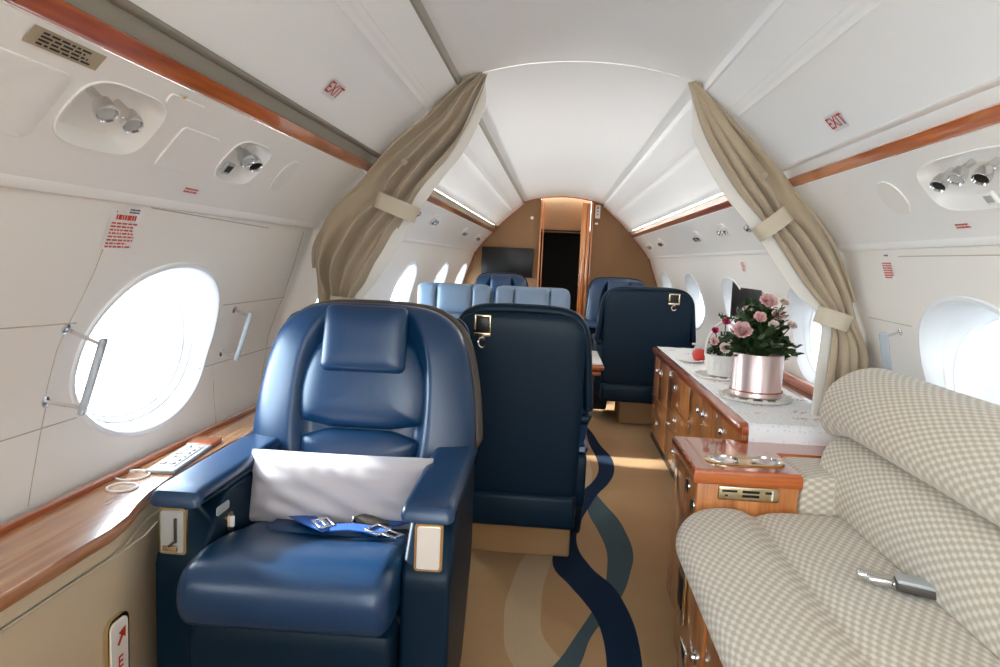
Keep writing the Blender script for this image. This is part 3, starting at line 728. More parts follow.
# control panel beside the armrest
e = empty('control_panel', (-.997, 1.70, LZ), R(6), 'grey seat control panel set in the ledge beside the blue armrest', 'panel')
rbox('bezel', (0, 0, .005), (.070, .24, .010), M_clab, e, .004)
rbox('wood_block', (0, .155, .006), (.075, .08, .014), M_wdk, e, .006)
rbox('keypad', (0, 0, .011), (.045, .19, .004), M_white, e, .002)
for r_ in range(6):
    for c in (-1, 1): rbox('button', (c*.011, -.075+r_*.03, .0145), (.014, .016, .005), M_clab if (r_+c) % 3 else M_plc, e, .002)
# vertical EXIT sign low on the side panel
e = empty('floor_exit_sign', (-.885, 1.257, .275), 0, 'vertical sign with red arrow and EXIT low on the side panel', 'sign')
T = Matrix(((0, 0, 1, 0), (1, 0, 0, 0), (0, 1, 0, 0), (0, 0, 0, 1)))
def onpanel(poly_or, h0, h1): return xf(MB().add(*poly_or), T)
m = MB().prism(rrect(.068, .245, .02, 5), -.004, .004, T); m.build('frame', M_brass, e, False)
m = MB().prism(rrect(.054, .228, .014, 5), .0, .006, T); m.build('plate', M_plc, e, False)
for i, ch in enumerate('EXIT'):
    p, f = text_mesh(ch, .036, .02); m = MB(); m.add([(a, b+.026-.038*i, .0075) for a, b in p], f, T); mk('lettering', m.v, m.f, M_red, e, False)
m = MB(); a = [(-.004, 0), (.004, 0), (.004, .024), (-.004, .024)]
ro = R(-38); rp = lambda p: (p[0]*math.cos(ro)-p[1]*math.sin(ro)-.007, p[0]*math.sin(ro)+p[1]*math.cos(ro)+.064, .0075)
m.add([rp(p) for p in a], [(0, 1, 2, 3)], T); m.add([rp(p) for p in ((-.014, .020), (.014, .020), (0, .040))], [(0, 1, 2)], T); mk('arrow', m.v, m.f, M_red, e, False)
#PART2
# ------------------------------------------------------------------ furniture helpers
def inset(poly, d):
    n = len(poly); out = []
    area = sum(poly[i][0]*poly[(i+1) % n][1]-poly[(i+1) % n][0]*poly[i][1] for i in range(n)); sg = 1 if area > 0 else -1
    for i in range(n):
        a, b, c = Vector(poly[i-1]), Vector(poly[i]), Vector(poly[(i+1) % n])
        t = ((b-a).normalized() + (c-b).normalized())
        t = t.normalized() if t.length > 1e-6 else (c-b).normalized()
        nn = Vector((-t.y, t.x))*sg; out.append((b.x+nn.x*d, b.y+nn.y*d))
    return out
def smooth_poly(pts, n=64, it=2):
    p = [Vector(q) for q in pts]
    for _ in range(it):
        q = []
        for i in range(len(p)):
            a, b = p[i], p[(i+1) % len(p)]; q += [a*.75+b*.25, a*.25+b*.75]
        p = q
    return [tuple(v) for v in resample(p, n)]
def loaf(prof, a0, a1, r, axis='x', mid=10, fn=None, ns=6):
    """closed profile swept along an axis with rounded ends; profile is (other axis, z)"""
    rings = []; st = []
    for k in range(ns+1): t = PI/2*k/ns; st.append((a0 + r*(1-math.sin(t)), r*(1-math.cos(t))))
    st = [(a0 + r*(1-math.cos(PI/2*k/ns)), r*(1-math.sin(PI/2*k/ns))) for k in range(ns+1)]
    st += [(a0+r+(a1-a0-2*r)*k/mid, 0) for k in range(1, mid)]
    st += [(a1 - r*(1-math.cos(PI/2*k/ns)), r*(1-math.sin(PI/2*k/ns))) for k in range(ns, -1, -1)]
    for a, d in st:
        pr = inset(prof, d) if d > 1e-6 else prof
        ring = [(a, u, z) if axis == 'x' else (u, a, z) for u, z in pr]
        if fn: ring = [fn(*v) for v in ring]
        rings.append(ring)
    m = MB(); m.loft(rings, True, True); return m
def half_outline(hw, n=1):
    """hw: list of (h, halfwidth) bottom->top"""
    return [(w_, h) for h, w_ in hw] + [(-w_, h) for h, w_ in hw[::-1]]
def sstep(a, b, x): t = max(0, min(1, (x-a)/(b-a))); return t*t*(3-2*t)

def make_chair(loc, rz, label, lean=12, arm_top=.608, plinth=(.26, .24), bracket=None, group='blue leather cabin seats', details=False, scx=1.0, belt=False, scz=1.0):
    e = empty('armchair', loc, rz, label, 'seat', group); e.scale = (scx, 1, scz)
    # seat cushion
    prof = smooth_poly([(.22, .335), (.22, .425), (.10, .428), (-.06, .448), (-.22, .486), (-.33, .496), (-.40, .484), (-.425, .44), (-.42, .385), (-.39, .352), (-.2, .345)], 72, 2)
    def fn(x, y, z):
        if z > .40: z -= .012*(1-sstep(0, .20, abs(x)))*(1-sstep(.05, .3, abs(y+.05))) ; z -= .010*math.exp(-((y+.13)/.012)**2)*(1 if abs(x) < .16 else 0)*0
        x *= 1
        return (x, y, z)
    loaf(prof, -.224, .224, .035, 'x', 14, fn).build('seat_cushion', M_lea, e)
    m = loaf(smooth_poly([(.14, .43), (.13, .452), (-.02, .462), (-.115, .470), (-.135, .45), (0, .43)], 48, 1), -.15, .15, .012, 'x', 8); m.build('seat_insert', M_lea, e)
    # lower front: leg rest and shroud
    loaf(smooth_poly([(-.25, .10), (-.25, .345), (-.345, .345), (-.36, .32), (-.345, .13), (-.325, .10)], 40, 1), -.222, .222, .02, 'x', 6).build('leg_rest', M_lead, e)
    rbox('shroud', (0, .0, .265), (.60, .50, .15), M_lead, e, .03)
    for s in (-1, 1):
        body = [(-.285, .05), (-.29, .10), (-.29, arm_top-.044), (.22, arm_top-.044), (.245, arm_top-.06), (.245, .26), (.19, .22), (.10, .10), (.02, .05)]
        a0, a1 = (s*.225, s*.335) if s > 0 else (-.335, -.225)
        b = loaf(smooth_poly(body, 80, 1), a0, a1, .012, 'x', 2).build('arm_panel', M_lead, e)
        pad = smooth_poly([(-.302, arm_top-.044), (-.304, arm_top-.018), (-.285, arm_top), (-.2, arm_top), (.1, arm_top), (.235, arm_top-.004), (.255, arm_top-.02), (.25, arm_top-.046)], 64, 1)
        ap = loaf(pad, a0-.006 if s < 0 else a0-.004, a1+.004 if s < 0 else a1+.006, .02, 'x', 3).build('armrest', M_lea, e)
        if details:
            c = s*.288
            MB().prism(rrect(.062, .104, .008, 4), 0, .007, TR((c-.002*s, -.291, arm_top-.092), PI/2)).build('ashtray_plate', M_brass, e)
            b2 = MB().prism(rrect(.050, .092, .004, 3), 0, .004, TR((c-.002*s, -.298, arm_top-.092), PI/2))
            if s < 0:
                pl = b2.build('ashtray_plate', M_clab, e)
                MB().box((c+.012, -.305, arm_top-.088), (.005, .006, .055), .001).box((c+.004, -.305, arm_top-.118), (.020, .006, .006), .001, Matrix.Rotation(R(-40), 4, 'Y')).build('latch', M_rim, pl)
                MB().box((c, -.305, arm_top-.128), (.034, .006, .012), .002).build('hinge', M_brass, pl)
            else:
                pl = b2.build('ashtray_plate', M_satin, e)
            if s < 0:
                f = MB().prism(rrect(.062, .020, .006, 4), 0, .003, Matrix.Translation((-.2245, -.19, arm_top-.075)) @ Matrix.Rotation(PI/2, 4, 'Z') @ Matrix.Rotation(PI/2, 4, 'X'))
                f.build('button_plate', M_clab, e)
                f = MB().prism(rrect(.032, .056, .014, 4), 0, .004, Matrix.Translation((-.2245, -.155, arm_top-.125)) @ Matrix.Rotation(PI/2, 4, 'Z') @ Matrix.Rotation(PI/2, 4, 'X')).build('recline_plate', M_brass, e)
                MB().box((-.216, -.155, arm_top-.12), (.010, .008, .026), .002).build('recline_lever', M_plc, f)
    # backrest, built upright then leaned back
    LN = Matrix.Translation((0, .215, .425)) @ Matrix.Rotation(-R(lean), 4, 'X')
    hw = [(-.02, .0), (-.02, .24), (.02, .30), (.10, .33), (.20, .335), (.32, .322), (.42, .302), (.49, .278), (.535, .236), (.562, .18), (.572, .09)]
    if not details: hw = hw[:6] + [(.42, .312), (.50, .300), (.548, .262), (.568, .20), (.574, .10)]
    out = half_outline(hw[1:])
    out = smooth_poly(out, 120, 2)
    def dent(x, h, k, side):
        if side > 0: return 0
        v = (abs(x)/.186)**2.6 + (abs(h-.26)/.30)**2.6
        d = .045*(1-sstep(.55, 1.25, v))
        crease = 0
        sew = .005*math.exp(-((abs(abs(x)-.262+.02*((h-.28)/.3)**2))/.006)**2)*0
        return min(1, (1-k)*8)*(d+crease*.4) if k < 1 else 0
    m = cushion(out, .095, .03, dent, nr=46, na=200, p=3.0, c=(0, .27)); xf(m, LN); m.build('backrest', M_lea, e)
    up_ = smooth_poly([(.176, .205), (.192, .27), (.188, .34), (.160, .42), (.12, .46), (-.12, .46), (-.160, .42), (-.188, .34), (-.192, .27), (-.176, .205)], 90, 1)
    lo_ = smooth_poly([(.160, .02), (.166, .10), (.180, .203), (-.180, .203), (-.166, .10), (-.160, .02)], 70, 1)
    cr3 = lambda x, h, k, s: 0
    xf(cushion(up_, .048, .01, None, 12, 90, 3.0), LN @ Matrix.Translation((0, -.046, 0))).build('back_pad', M_lea, e)
    xf(cushion(lo_, .046, .01, None, 12, 70, 3.0), LN @ Matrix.Translation((0, -.046, 0))).build('back_pad', M_lea, e)
    hr = rrect(.248, .192, .02, 6)
    hr = [(x*(1-.03*(z > 0)), z+.458) for x, z in hr]
    xf(cushion(hr, .040, .02, lambda x, h, k, s: .016*((h-.468)/.096)**3*(1 if h > .468 else 0), 12, 80, 4.0), LN @ Matrix.Translation((0, -.082, 0))).build('headrest', M_lea, e)
    # rear shell and rim
    sh = smooth_poly(half_outline([(-.14, .27), (-.13, .29), (.10, .297), (.30, .297), (.45, .297), (.52, .290), (.552, .255), (.562, .16)]), 120, 1)
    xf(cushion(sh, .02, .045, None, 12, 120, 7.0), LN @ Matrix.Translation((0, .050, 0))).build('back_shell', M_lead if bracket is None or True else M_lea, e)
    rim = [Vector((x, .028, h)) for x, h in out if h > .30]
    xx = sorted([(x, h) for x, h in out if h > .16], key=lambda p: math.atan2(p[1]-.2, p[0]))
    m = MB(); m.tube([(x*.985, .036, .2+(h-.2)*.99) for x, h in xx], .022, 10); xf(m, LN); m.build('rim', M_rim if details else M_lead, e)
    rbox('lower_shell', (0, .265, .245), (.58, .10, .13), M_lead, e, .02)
    if plinth: rbox('plinth', (0, plinth[2] if len(plinth) > 2 else 0, .098), (2*plinth[0], 2*plinth[1], .196), M_carp2, e, .012)
    if bracket is not None:
        bx = bracket; T = LN @ Matrix.Translation((bx, .098, .515))
        m = MB(); w2, h2 = .033, .030
        m.box((-w2, 0, 0), (.010, .012, .075), .003).box((w2, 0, .01), (.010, .012, .055), .003).box((0, 0, .033), (.066, .012, .010), .003).box((0, 0, -.033), (.076, .014, .014), .003)
        xf(m, T); br = m.build('harness_bracket', M_brass, e)
        xf(MB().box((0, .003, .0), (.054, .006, .056), .001), T).build('harness_strap', M_black, br)
        xf(MB().tube([(.016*math.cos(a)*1.0, .006, -.062+.018*math.sin(a)) for a in [R(200+ i*20) for i in range(15)]], .0045, 8), T).build('ring', M_chrome, br)
        xf(MB().box((0, .002, -.046), (.030, .006, .02), .002), T).build('ring_tab', M_rim, br)
    if belt:
        def ribbon(path, wd, nrm=(0, 0, 1), t=.003):
            P3 = [Vector(p) for p in path]; rs = []
            for i, p in enumerate(P3):
                tg = (P3[min(i+1, len(P3)-1)]-P3[max(i-1, 0)]).normalized(); sd_ = tg.cross(Vector(nrm)).normalized()*wd/2; up2 = Vector(nrm)*t/2
                rs.append([p-sd_-up2, p+sd_-up2, p+sd_+up2, p-sd_+up2])
            m = MB(); m.loft(rs, True, True); return m
        s1 = ribbon([(-.20, .06, .452), (-.15, .01, .465), (-.09, -.06, .478), (-.02, -.13, .486), (.03, -.165, .489)], .046); s1.build('belt_strap', M_belt, e)
        s1b = ribbon([(.03, -.165, .492), (.075, -.160, .495), (.12, -.165, .495), (.155, -.18, .494)], .040); s1b.build('belt_strap', M_belt, e)
        T = TR((.005, -.145, .494), 0, 0, R(38))
        m = MB(); m.box((0, .026, 0), (.036, .006, .006), .002, None).box((0, -.026, 0), (.036, .006, .006), .002).box((.018, 0, 0), (.007, .056, .007), .002).box((-.018, 0, 0), (.007, .056, .007), .002); m.box((.0, 0, .003), (.012, .05, .006), .002)
        xf(m, T); m.build('belt_adjuster', M_chrome, e)
        T = TR((.165, -.185, .499), 0, 0, R(-30))
        m = MB(); m.box((-.02, .020, 0), (.045, .006, .005), .002).box((-.02, -.020, 0), (.045, .006, .005), .002).box((-.042, 0, 0), (.007, .044, .007), .002).box((0, 0, 0), (.007, .044, .006), .002)
        m.box((.022, .0115, 0), (.04, .005, .004), .001).box((.022, -.0115, 0), (.04, .005, .004), .001).box((.043, 0, 0), (.007, .028, .004), .001); xf(m, T); m.build('belt_tongue', M_chrome, e)
        T = TR((.115, -.105, .487), R(-12), R(10), R(-15))
        m = MB(); m.box((0, 0, 0), (.075, .055, .022), .009); xf(m, T); bk = m.build('belt_buckle', M_rim, e)
        m = MB(); m.box((-.038, -.01, -.004), (.006, .052, .026), .002).box((-.015, -.028, -.010), (.035, .004, .006), .001); xf(m, T); m.build('buckle_edge', M_chrome, bk)
        ribbon([(.15, -.10, .484), (.19, -.04, .474), (.215, .06, .456)], .046).build('belt_strap', M_belt, e)
    return e
GS = 'blue leather cabin seats'
make_chair((-.578, 1.705, 0), R(1.2), 'big blue leather seat facing the viewer with a grey pillow on it', 13, .608, (.25, .2), None, GS, True, .975, True)
make_chair((-.163, 2.745, 0), PI, 'blue seat turned away, its dark back right behind the pillow seat', 3, .50, (.282, .24, -.10), .175, GS, scx=.765, scz=.965)
make_chair((.592, 5.18, 0), PI, 'blue seat turned away beyond the wooden sideboard on the right', 2, .608, (.14, .2), -.17, GS, scz=.975)
make_chair((.545, 6.48, 0), 0, 'far right blue seat facing the viewer beside the bulkhead door', 6, .608, (.2, .2), None, GS, scx=.88)
def make_joined(loc, label):
    e = empty('armchair', loc, 0, label, 'seat', 'joined pair of seats')
    rbox('base', (0, .05, .17), (.40, .50, .34), M_lead, e, .03)
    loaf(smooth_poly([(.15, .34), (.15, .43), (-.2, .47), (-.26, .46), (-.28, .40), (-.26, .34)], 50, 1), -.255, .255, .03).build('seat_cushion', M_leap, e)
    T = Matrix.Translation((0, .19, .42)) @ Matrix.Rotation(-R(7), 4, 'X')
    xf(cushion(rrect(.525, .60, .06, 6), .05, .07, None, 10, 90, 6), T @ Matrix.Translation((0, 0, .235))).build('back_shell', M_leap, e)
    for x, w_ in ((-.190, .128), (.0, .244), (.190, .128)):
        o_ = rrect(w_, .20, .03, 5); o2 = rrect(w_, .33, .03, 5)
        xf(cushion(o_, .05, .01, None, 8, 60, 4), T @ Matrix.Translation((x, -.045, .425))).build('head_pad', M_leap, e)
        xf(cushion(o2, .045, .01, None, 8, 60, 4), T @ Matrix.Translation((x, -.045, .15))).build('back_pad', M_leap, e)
    return e
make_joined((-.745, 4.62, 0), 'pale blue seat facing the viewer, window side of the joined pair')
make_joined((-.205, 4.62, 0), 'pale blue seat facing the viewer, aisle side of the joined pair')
make_chair((-.56, 6.35, 0), 0, 'far blue seat under the wall screen at the back left', 6, .60, (.25, .2), None, GS, scx=.80)

# pillow
e = empty('throw_pillow', (-.575, 1.70, .44), R(2), 'long grey lumbar pillow lying across the big blue seat', 'pillow')
def pillow_mesh(W_, H_, T_, nx=70, nz_=34):
    front, back = [], []
    for i in range(nx+1):
        u = -1+2*i/nx
        for j in range(nz_+1):
            v = -1+2*j/nz_
            th = (max(0, 1-abs(u)**3.2)*max(0, 1-abs(v)**2.6))**.55
            x = u*W_*(1-.045*(1-v*v)*abs(u)**3); z = v*H_*(1-.10*(1-u*u)*0-.05*(1-abs(u))**0*(1-u*u)*.6)
            wr = .0012*math.sin(u*31+v*6)*th*abs(v)**2 + .004*math.sin(u*11+v*9+1)*th + .003*math.sin(v*14+u*5)*th*abs(u)
            front.append((x, -T_*th-wr*1.3, z)); back.append((x, T_*.8*th, z))
    n = nz_+1; k = len(front); fs = []
    for i in range(nx):
        for j in range(nz_):
            a = i*n+j; fs += [(a, a+1, a+n+1, a+n), (k+a, k+a+n, k+a+n+1, k+a+1)]
    m = MB(); m.add(front+back, fs); return m
PT = TR((0, .0, .088), R(-10))
o = xf(pillow_mesh(.236, .092, .078), PT).build('pillow_case', M_pillow, e)
per = [(math.copysign(min(1, abs(math.cos(a))*1.35), math.cos(a)), math.copysign(min(1, abs(math.sin(a))*1.35), math.sin(a))) for a in [2*PI*k/80 for k in range(81)]]
m = MB(); m.tube([(u*.236*(1-.045*(1-v*v)*abs(u)**3), 0, v*.090*(1-.03*(1-u*u))) for u, v in per], .0028, 6); xf(m, PT); m.build('seam_piping', M_pillow, e)

# ------------------------------------------------------------------ sofa
e = empty('sofa', (.6, .8, 0), 0, 'beige woven side sofa on a wood base in the right foreground', 'sofa')
D = Matrix.Translation((-.6, -.8, 0))
sp = smooth_poly([(.335, .335), (.312, .36), (.292, .395), (.300, .428), (.34, .443), (.42, .449), (.50, .446), (.535, .433), (.548, .427), (.562, .433), (.60, .445), (.70, .447), (.84, .44), (.88, .40), (.88, .335), (.6, .33)], 110, 1)
xf(loaf(sp, -.55, 2.025, .035, 'y', 60, lambda x, y, z: (x+.10*max(0, (y-1.76)/.27)**2.2*(1-sstep(.3, .55, x)), y, z)), D).build('seat_cushion', M_sofa, e)
lp = smooth_poly([(.79, .43), (.778, .50), (.785, .58), (.812, .63), (.86, .655), (.97, .67), (1.04, .66), (1.03, .50), (1.0, .42), (.88, .41)], 90, 1)
xf(loaf(lp, -.55, 2.20, .04, 'y', 24), D).build('backrest', M_sofa, e)
up2 = smooth_poly([(.86, .662), (.815, .66), (.786, .69), (.782, .73), (.800, .785), (.85, .828), (.91, .852), (.98, .850), (1.03, .82), (1.045, .75), (1.04, .66), (.95, .645)], 90, 1)
def bol(x, y, z):
    # the bolster folds down over the far end of the lower cushion
    t = sstep(2.06, 2.22, y); return (x, y, z - t*.03*(1-sstep(.66, .80, z)))
xf(loaf(up2, -.55, 2.25, .055, 'y', 24, bol), D).build('back_bolster', M_sofa, e)
xf(loaf(smooth_poly([(.688, .34), (.688, .52), (.694, .540), (.71, .545), (.85, .545), (.87, .53), (.87, .34)], 60, 1), 2.03, 2.262, .012, 'y', 3), D).build('end_arm', M_sofe, e)
b = MB().box((.605, .735, .185), (.51, 2.57, .33), .006); xf(b, D); b = b.build('base', M_wz, e)
for (ya, yb) in ((1.22, 1.60), (1.62, 1.84)):
    MB().box((.347-.6, (ya+yb)/2-.8, .20), (.008, yb-ya-.006, .27), .002).build('front_panel', M_wz, e)
f = MB().box((.340-.6, 1.885-.8, .235), (.012, .085, .15), .004).build('outlet_plate', M_brass, e)
MB().box((.333-.6, 1.885-.8, .245), (.004, .055, .085), .002).build('outlet_recess', M_black, f)
MB().box((.336-.6, 1.80-.8, .08), (.012, .085, .11), .004).build('vent_plate', M_chrome, e)
MB().lathe([(.020, 0), (.020, .004), (.014, .006), (.013, .012), (.006, .015), (.001, .0155)], (.343-.6, 1.69-.8, .165), 20, (-1, 0, 0)).build('knob', M_chrome, e)
# belt buckle on the sofa
e = empty('sofa_belt', (.72, 1.545, .449), R(-16), 'grey lap belt buckle and chrome tongue lying on the sofa seat', 'belt')
MB().box((.045, -.01, .014), (.085, .052, .024), .008, Matrix.Rotation(R(4), 4, 'Y')).build('buckle', M_rim, e)
bk = MB().box((.043, -.012, .026), (.078, .050, .008), .003, Matrix.Rotation(R(4), 4, 'Y')).build('buckle_cover', M_clab, e)
m = MB(); m.box((-.040, .014, .012), (.060, .030, .020), .007); m.box((-.026, -.012, .015), (.052, .026, .018), .006); m.box((.0, .0, .013), (.05, .044, .012), .004); m.build('tongue', M_chrome, e)
m = MB(); m.box((.11, .0, .006), (.06, .045, .005), .001); m.build('strap', M_rim, e)

# ------------------------------------------------------------------ console with cup holders
e = empty('armrest_console', (.5395, 2.228, -.0802), 0, 'glossy cherry wood console with two cup holders at the sofa end', 'console'); e.scale = (1.071, 1.071, 1.071)
MB().box((.4985-.5, 2.078-2.08, .3135), (.272, .345, .473), .004).build('body', M_wz, e)
tp = [(.350, 1.897), (.640, 1.897), (.640, 2.112), (.85, 2.112), (.85, 2.262), (.350, 2.262)]
def off_poly(p, d): return inset(p, d)
m = MB(); rings = []
for d, z in ((.004, .546), (0, .550), (0, .574), (.003, .582), (.010, .587)):
    rings.append([Vector((x-.5, y-2.08, z)) for x, y in off_poly(tp, d)])
m.loft(rings, True, True); m.build('top', M_wx, e)
# cup holder insert, a figure-eight tray
def eight(r_, z, c1=(.452, 1.995), c2=(.568, 2.005)):
    out = []
    for k in range(48):
        a = 2*PI*k/48; c = c2 if math.cos(a) >= 0 else c1; x = c[0]+r_*math.cos(a); y = c[1]+r_*math.sin(a)*.92
        out.append(Vector((x-.5, y-2.08, z)))
    return out
m = MB(); m.loft([eight(.053, .5868), eight(.054, .5905), eight(.050, .5925), eight(.046, .5905), eight(.043, .5878), eight(.02, .5874)], True, True); o = m.build('cup_holder', M_brass, e)
for cx, cy in ((.452, 1.995), (.568, 2.005)):
    MB().lathe([(.040, 0), (.041, .004), (.038, .0045), (.037, .001), (.001, .0012)], (cx-.5, cy-2.08, .5885), 28).build('cup_ring', M_chrome, o)
# control strip and jacks
f = MB().box((0, 1.902-2.08, .524), (.164, .010, .040), .006).build('control_panel', M_brass, e)
for x, z, w_, h_ in ((-.052, .531, .04, .006), (.005, .531, .045, .007), (.005, .519, .045, .007), (.052, .531, .016, .006), (-.06, .518, .008, .004)):
    MB().box((x, 1.8965-2.08, z), (w_, .003, h_), .0).build('slot', M_black, f)
MB().box((.062, 1.896-2.08, .524), (.004, .003, .026), 0).build('slide', M_white, f)
for y, z, s_, mm in ((2.02, .50, 1.0, M_black), (1.935, .47, .9, M_rim)):
    q = MB().lathe([(.022*s_, 0), (.022*s_, .004), (.018*s_, .006), (.001, .004)], (.362-.5, y-2.08, z), 20, (-1, 0, 0)).build('jack', M_chrome, e)
    MB().lathe([(.015*s_, .0045), (.001, .0065)], (.362-.5, y-2.08, z), 20, (-1, 0, 0)).build('jack_socket', mm, q)

# ------------------------------------------------------------------ sideboard
e = empty('sideboard', (.85, 3.55, 0), 0, 'long cherry wood sideboard with drawers under the right windows', 'cabinet')
Q = lambda x, y, z: (x-.85, y-3.55, z)
MB().box(Q(.84, 3.55, .285), (.40, 2.19, .565), .003).build('body', M_wdk, e)
MB().box(Q(.842, 3.55, .02), (.42, 2.17, .04), .002).build('toe_kick', M_black, e)
tp = [(.606, 2.43), (1.045, 2.43), (1.045, 4.665), (.606, 4.665)]
tp = [(.650, 2.43), (1.045, 2.43), (1.045, 4.665), (.612, 4.665), (.606, 4.655), (.606, 2.475), (.618, 2.445)]
m = MB(); m.loft([[Vector(Q(x, y, z)) for x, y in inset(tp, d)] for d, z in ((.008, .562), (.001, .566), (-.002, .575), (-.002, .592), (.003, .601), (.010, .605))], True, True); m.build('top', M_wdk, e)
def front(name, ya, yb, za, zb, knobs):
    f = MB().box(Q(.633, (ya+yb)/2, (za+zb)/2), (.016, yb-ya-.005, zb-za-.005), .002).build(name, M_wz, e)
    for ky, kz in knobs:
        MB().lathe([(.021, 0), (.021, .003), (.015, .005), (.013, .010), (.007, .014), (.001, .0145)], Q(.626, ky, kz), 18, (-1, 0, 0)).build('knob', M_chrome, f)
front('door', 2.46, 2.86, .05, .56, [(2.75, .496)])
front('door', 2.86, 3.135, .05, .56, [(3.08, .490)])
front('door', 3.135, 3.42, .05, .56, [(3.19, .485)])
front('drawer', 3.42, 4.05, .37, .56, [(3.80, .48)])
front('drawer', 3.42, 4.05, .22, .37, [(3.77, .305)])
front('drawer', 3.42, 4.05, .05, .22, [(3.73, .146)])
front('door', 4.05, 4.40, .30, .56, [(4.33, .47)])
front('door', 4.40, 4.64, .30, .56, [(4.47, .47), ])
front('drawer', 4.05, 4.64, .05, .30, [(4.36, .15)])
MB().box(Q(.622, 3.70, .078), (.005, .09, .045), .002).build('vent_plate', M_plc, e)
# lace runner
m = MB(); NX, NY = 24, 60; vs = []
path = [(4.62 - (4.62-2.425)*j/46, .6075) for j in range(47)] + [(2.418, .600), (2.415, .585)] + [(2.413-.0*j, .585-.02*j) for j in range(1, 12)]
for j, (y, z) in enumerate(path):
    for i in range(NX+1):
        x = .632 + (1.0-.632)*i/NX; dz = .0008*math.sin(y*40+i)
        yy = y; 
        if z < .6: yy = y - .006 - .006*math.sin(i*1.1)*min(1, (.6-z)*8)
        vs.append(Q(x, yy, z+(dz if z > .6 else 0)))
fs = [(j*(NX+1)+i, j*(NX+1)+i+1, (j+1)*(NX+1)+i+1, (j+1)*(NX+1)+i) for j in range(len(path)-1) for i in range(NX)]
m.add(vs, fs); er = empty('table_runner', (.85, 3.55, 0), 0, 'white embroidered lace runner lying on the sideboard', 'cloth'); o = m.build('cloth', M_lace, er)
sm = o.modifiers.new('th', 'SOLIDIFY'); sm.thickness = .0015; sm.offset = 1
# wood ledge strip on the right wall above the sideboard
m = MB(); m.box((1.072, 3.6, .63), (.035, 2.3, .045), .006); tag(m.build(trim_name(), M_wdk), kind='structure')

# scalloped trays, pot, basket, flowers
def scallop(name, c, r, label):
    m = MB(); n = 96; rings = []
    for rr, z, am in ((.01, 0, 0), (r*.86, 0, 0), (r*.97, .003, .03), (r, .010, .045), (r*.99, .014, .045), (r*.955, .010, .04), (r*.86, .005, 0), (r*.6, .004, 0), (.001, .004, 0)):
        rings.append([Vector((rr*(1+am*abs(math.cos(k*PI*16/n)))*math.cos(2*PI*k/n), rr*(1+am*abs(math.cos(k*PI*16/n)))*math.sin(2*PI*k/n), z)) for k in range(n)])
    m.loft(rings, True, True); e = empty(name, c, 0, label, 'tray'); m.build('dish', M_doily, e)
    for k in range(16):
        a = 2*PI*k/16
        MB().tube([(r*.99*math.cos(a)+.008*math.cos(q), r*.99*math.sin(a)+.008*math.sin(q), .017) for q in [2*PI*i/10 for i in range(11)]], .003, 6).build('loop', M_doily, e)
    return e
scallop('scalloped_tray', (.785, 2.90, .609), .138, 'round white scalloped tray under the pink flower pot')
scallop('scalloped_tray', (.775, 3.42, .609), .125, 'round white scalloped tray under the white basket')
PZ = .624; PC = Vector((.785, 2.90, PZ))
e = empty('flower_pot', PC, 0, 'pink metallic round flower pot on the sideboard', 'pot')
m = MB(); m.lathe([(.096, 0), (.102, .003), (.102, .020), (.100, .024), (.0985, .028), (.0985, .172), (.096, .174), (.093, .172), (.093, .15), (.001, .15)], (0, 0, 0), 64); m.build('pot_body', M_pot, e)
m = MB(); m.lathe([(.1035, .021), (.1045, .024), (.1035, .027)], (0, 0, 0), 64, cap=False); m.build('pot_band', M_wdk, e)

def rose_mesh(r, seed, open_=1.0):
    rnd = random.Random(seed); m = MB()
    for layer, (n, rad, hgt, tilt) in enumerate(((3, .20, .95, .05), (4, .36, 1.0, .12), (4, .52, 1.0, .22), (5, .70, .92, .40), (6, .88, .76, .75))):
        for k in range(n):
            a0 = 2*PI*k/n + layer*.7 + rnd.uniform(-.2, .2); wd = 2*PI/n*.72; NU, NV = 7, 6; vs = []
            for j in range(NV+1):
                v = j/NV
                for i in range(NU+1):
                    u = -1+2*i/NU; a = a0+u*wd*(.35+.65*math.sin(PI*min(1, .25+v*.7)))
                    rr = r*(rad*(.25+.75*v**.7)+ .18*tilt*v**3*open_ + .05*u*u*v*(-1 if layer < 2 else .5)); z = r*(hgt*1.25*v - .22*tilt*v**4 - .16*u*u*v*v + rnd.uniform(-.015, .015))
                    vs.append((rr*math.cos(a), rr*math.sin(a), z))
            m.add(vs, [(j*(NU+1)+i, j*(NU+1)+i+1, (j+1)*(NU+1)+i+1, (j+1)*(NU+1)+i) for j in range(NV) for i in range(NU)])
    return m
def flower(loc, r, dirv, mt, label, group, seed, base):
    e = empty('rose', loc, 0, label, 'flower', group)
    T = Vector((0, 0, 1)).rotation_difference(Vector(dirv).normalized()).to_matrix().to_4x4()
    o = mk('blossom', *(lambda m: (xf(m, T).v, m.f))(rose_mesh(r, seed)), mt, e)
    b = Vector(base)-Vector(loc); MB().tube([(0, 0, 0), b*.4+Vector((0, 0, -.01)), b], .0025, 6).build('stem', M_leaf, e)
    MB().add(*leaf_shape(r*.9)).build('sepal', M_leaf, e)
def leaf_shape(s, T=None):
    vs = []; fs = []
    for i in range(6):
        t = i/5; w_ = .34*math.sin(PI*min(.98, t*.9+.08))*s*(1-.2*t)
        z = -.18*s*t*t
        vs += [(t*s, -w_, z+.06*s), (t*s, 0, z), (t*s, w_, z+.06*s)]
    for i in range(5):
        a = i*3; fs += [(a, a+3, a+4, a+1), (a+1, a+4, a+5, a+2)]
    return vs, fs
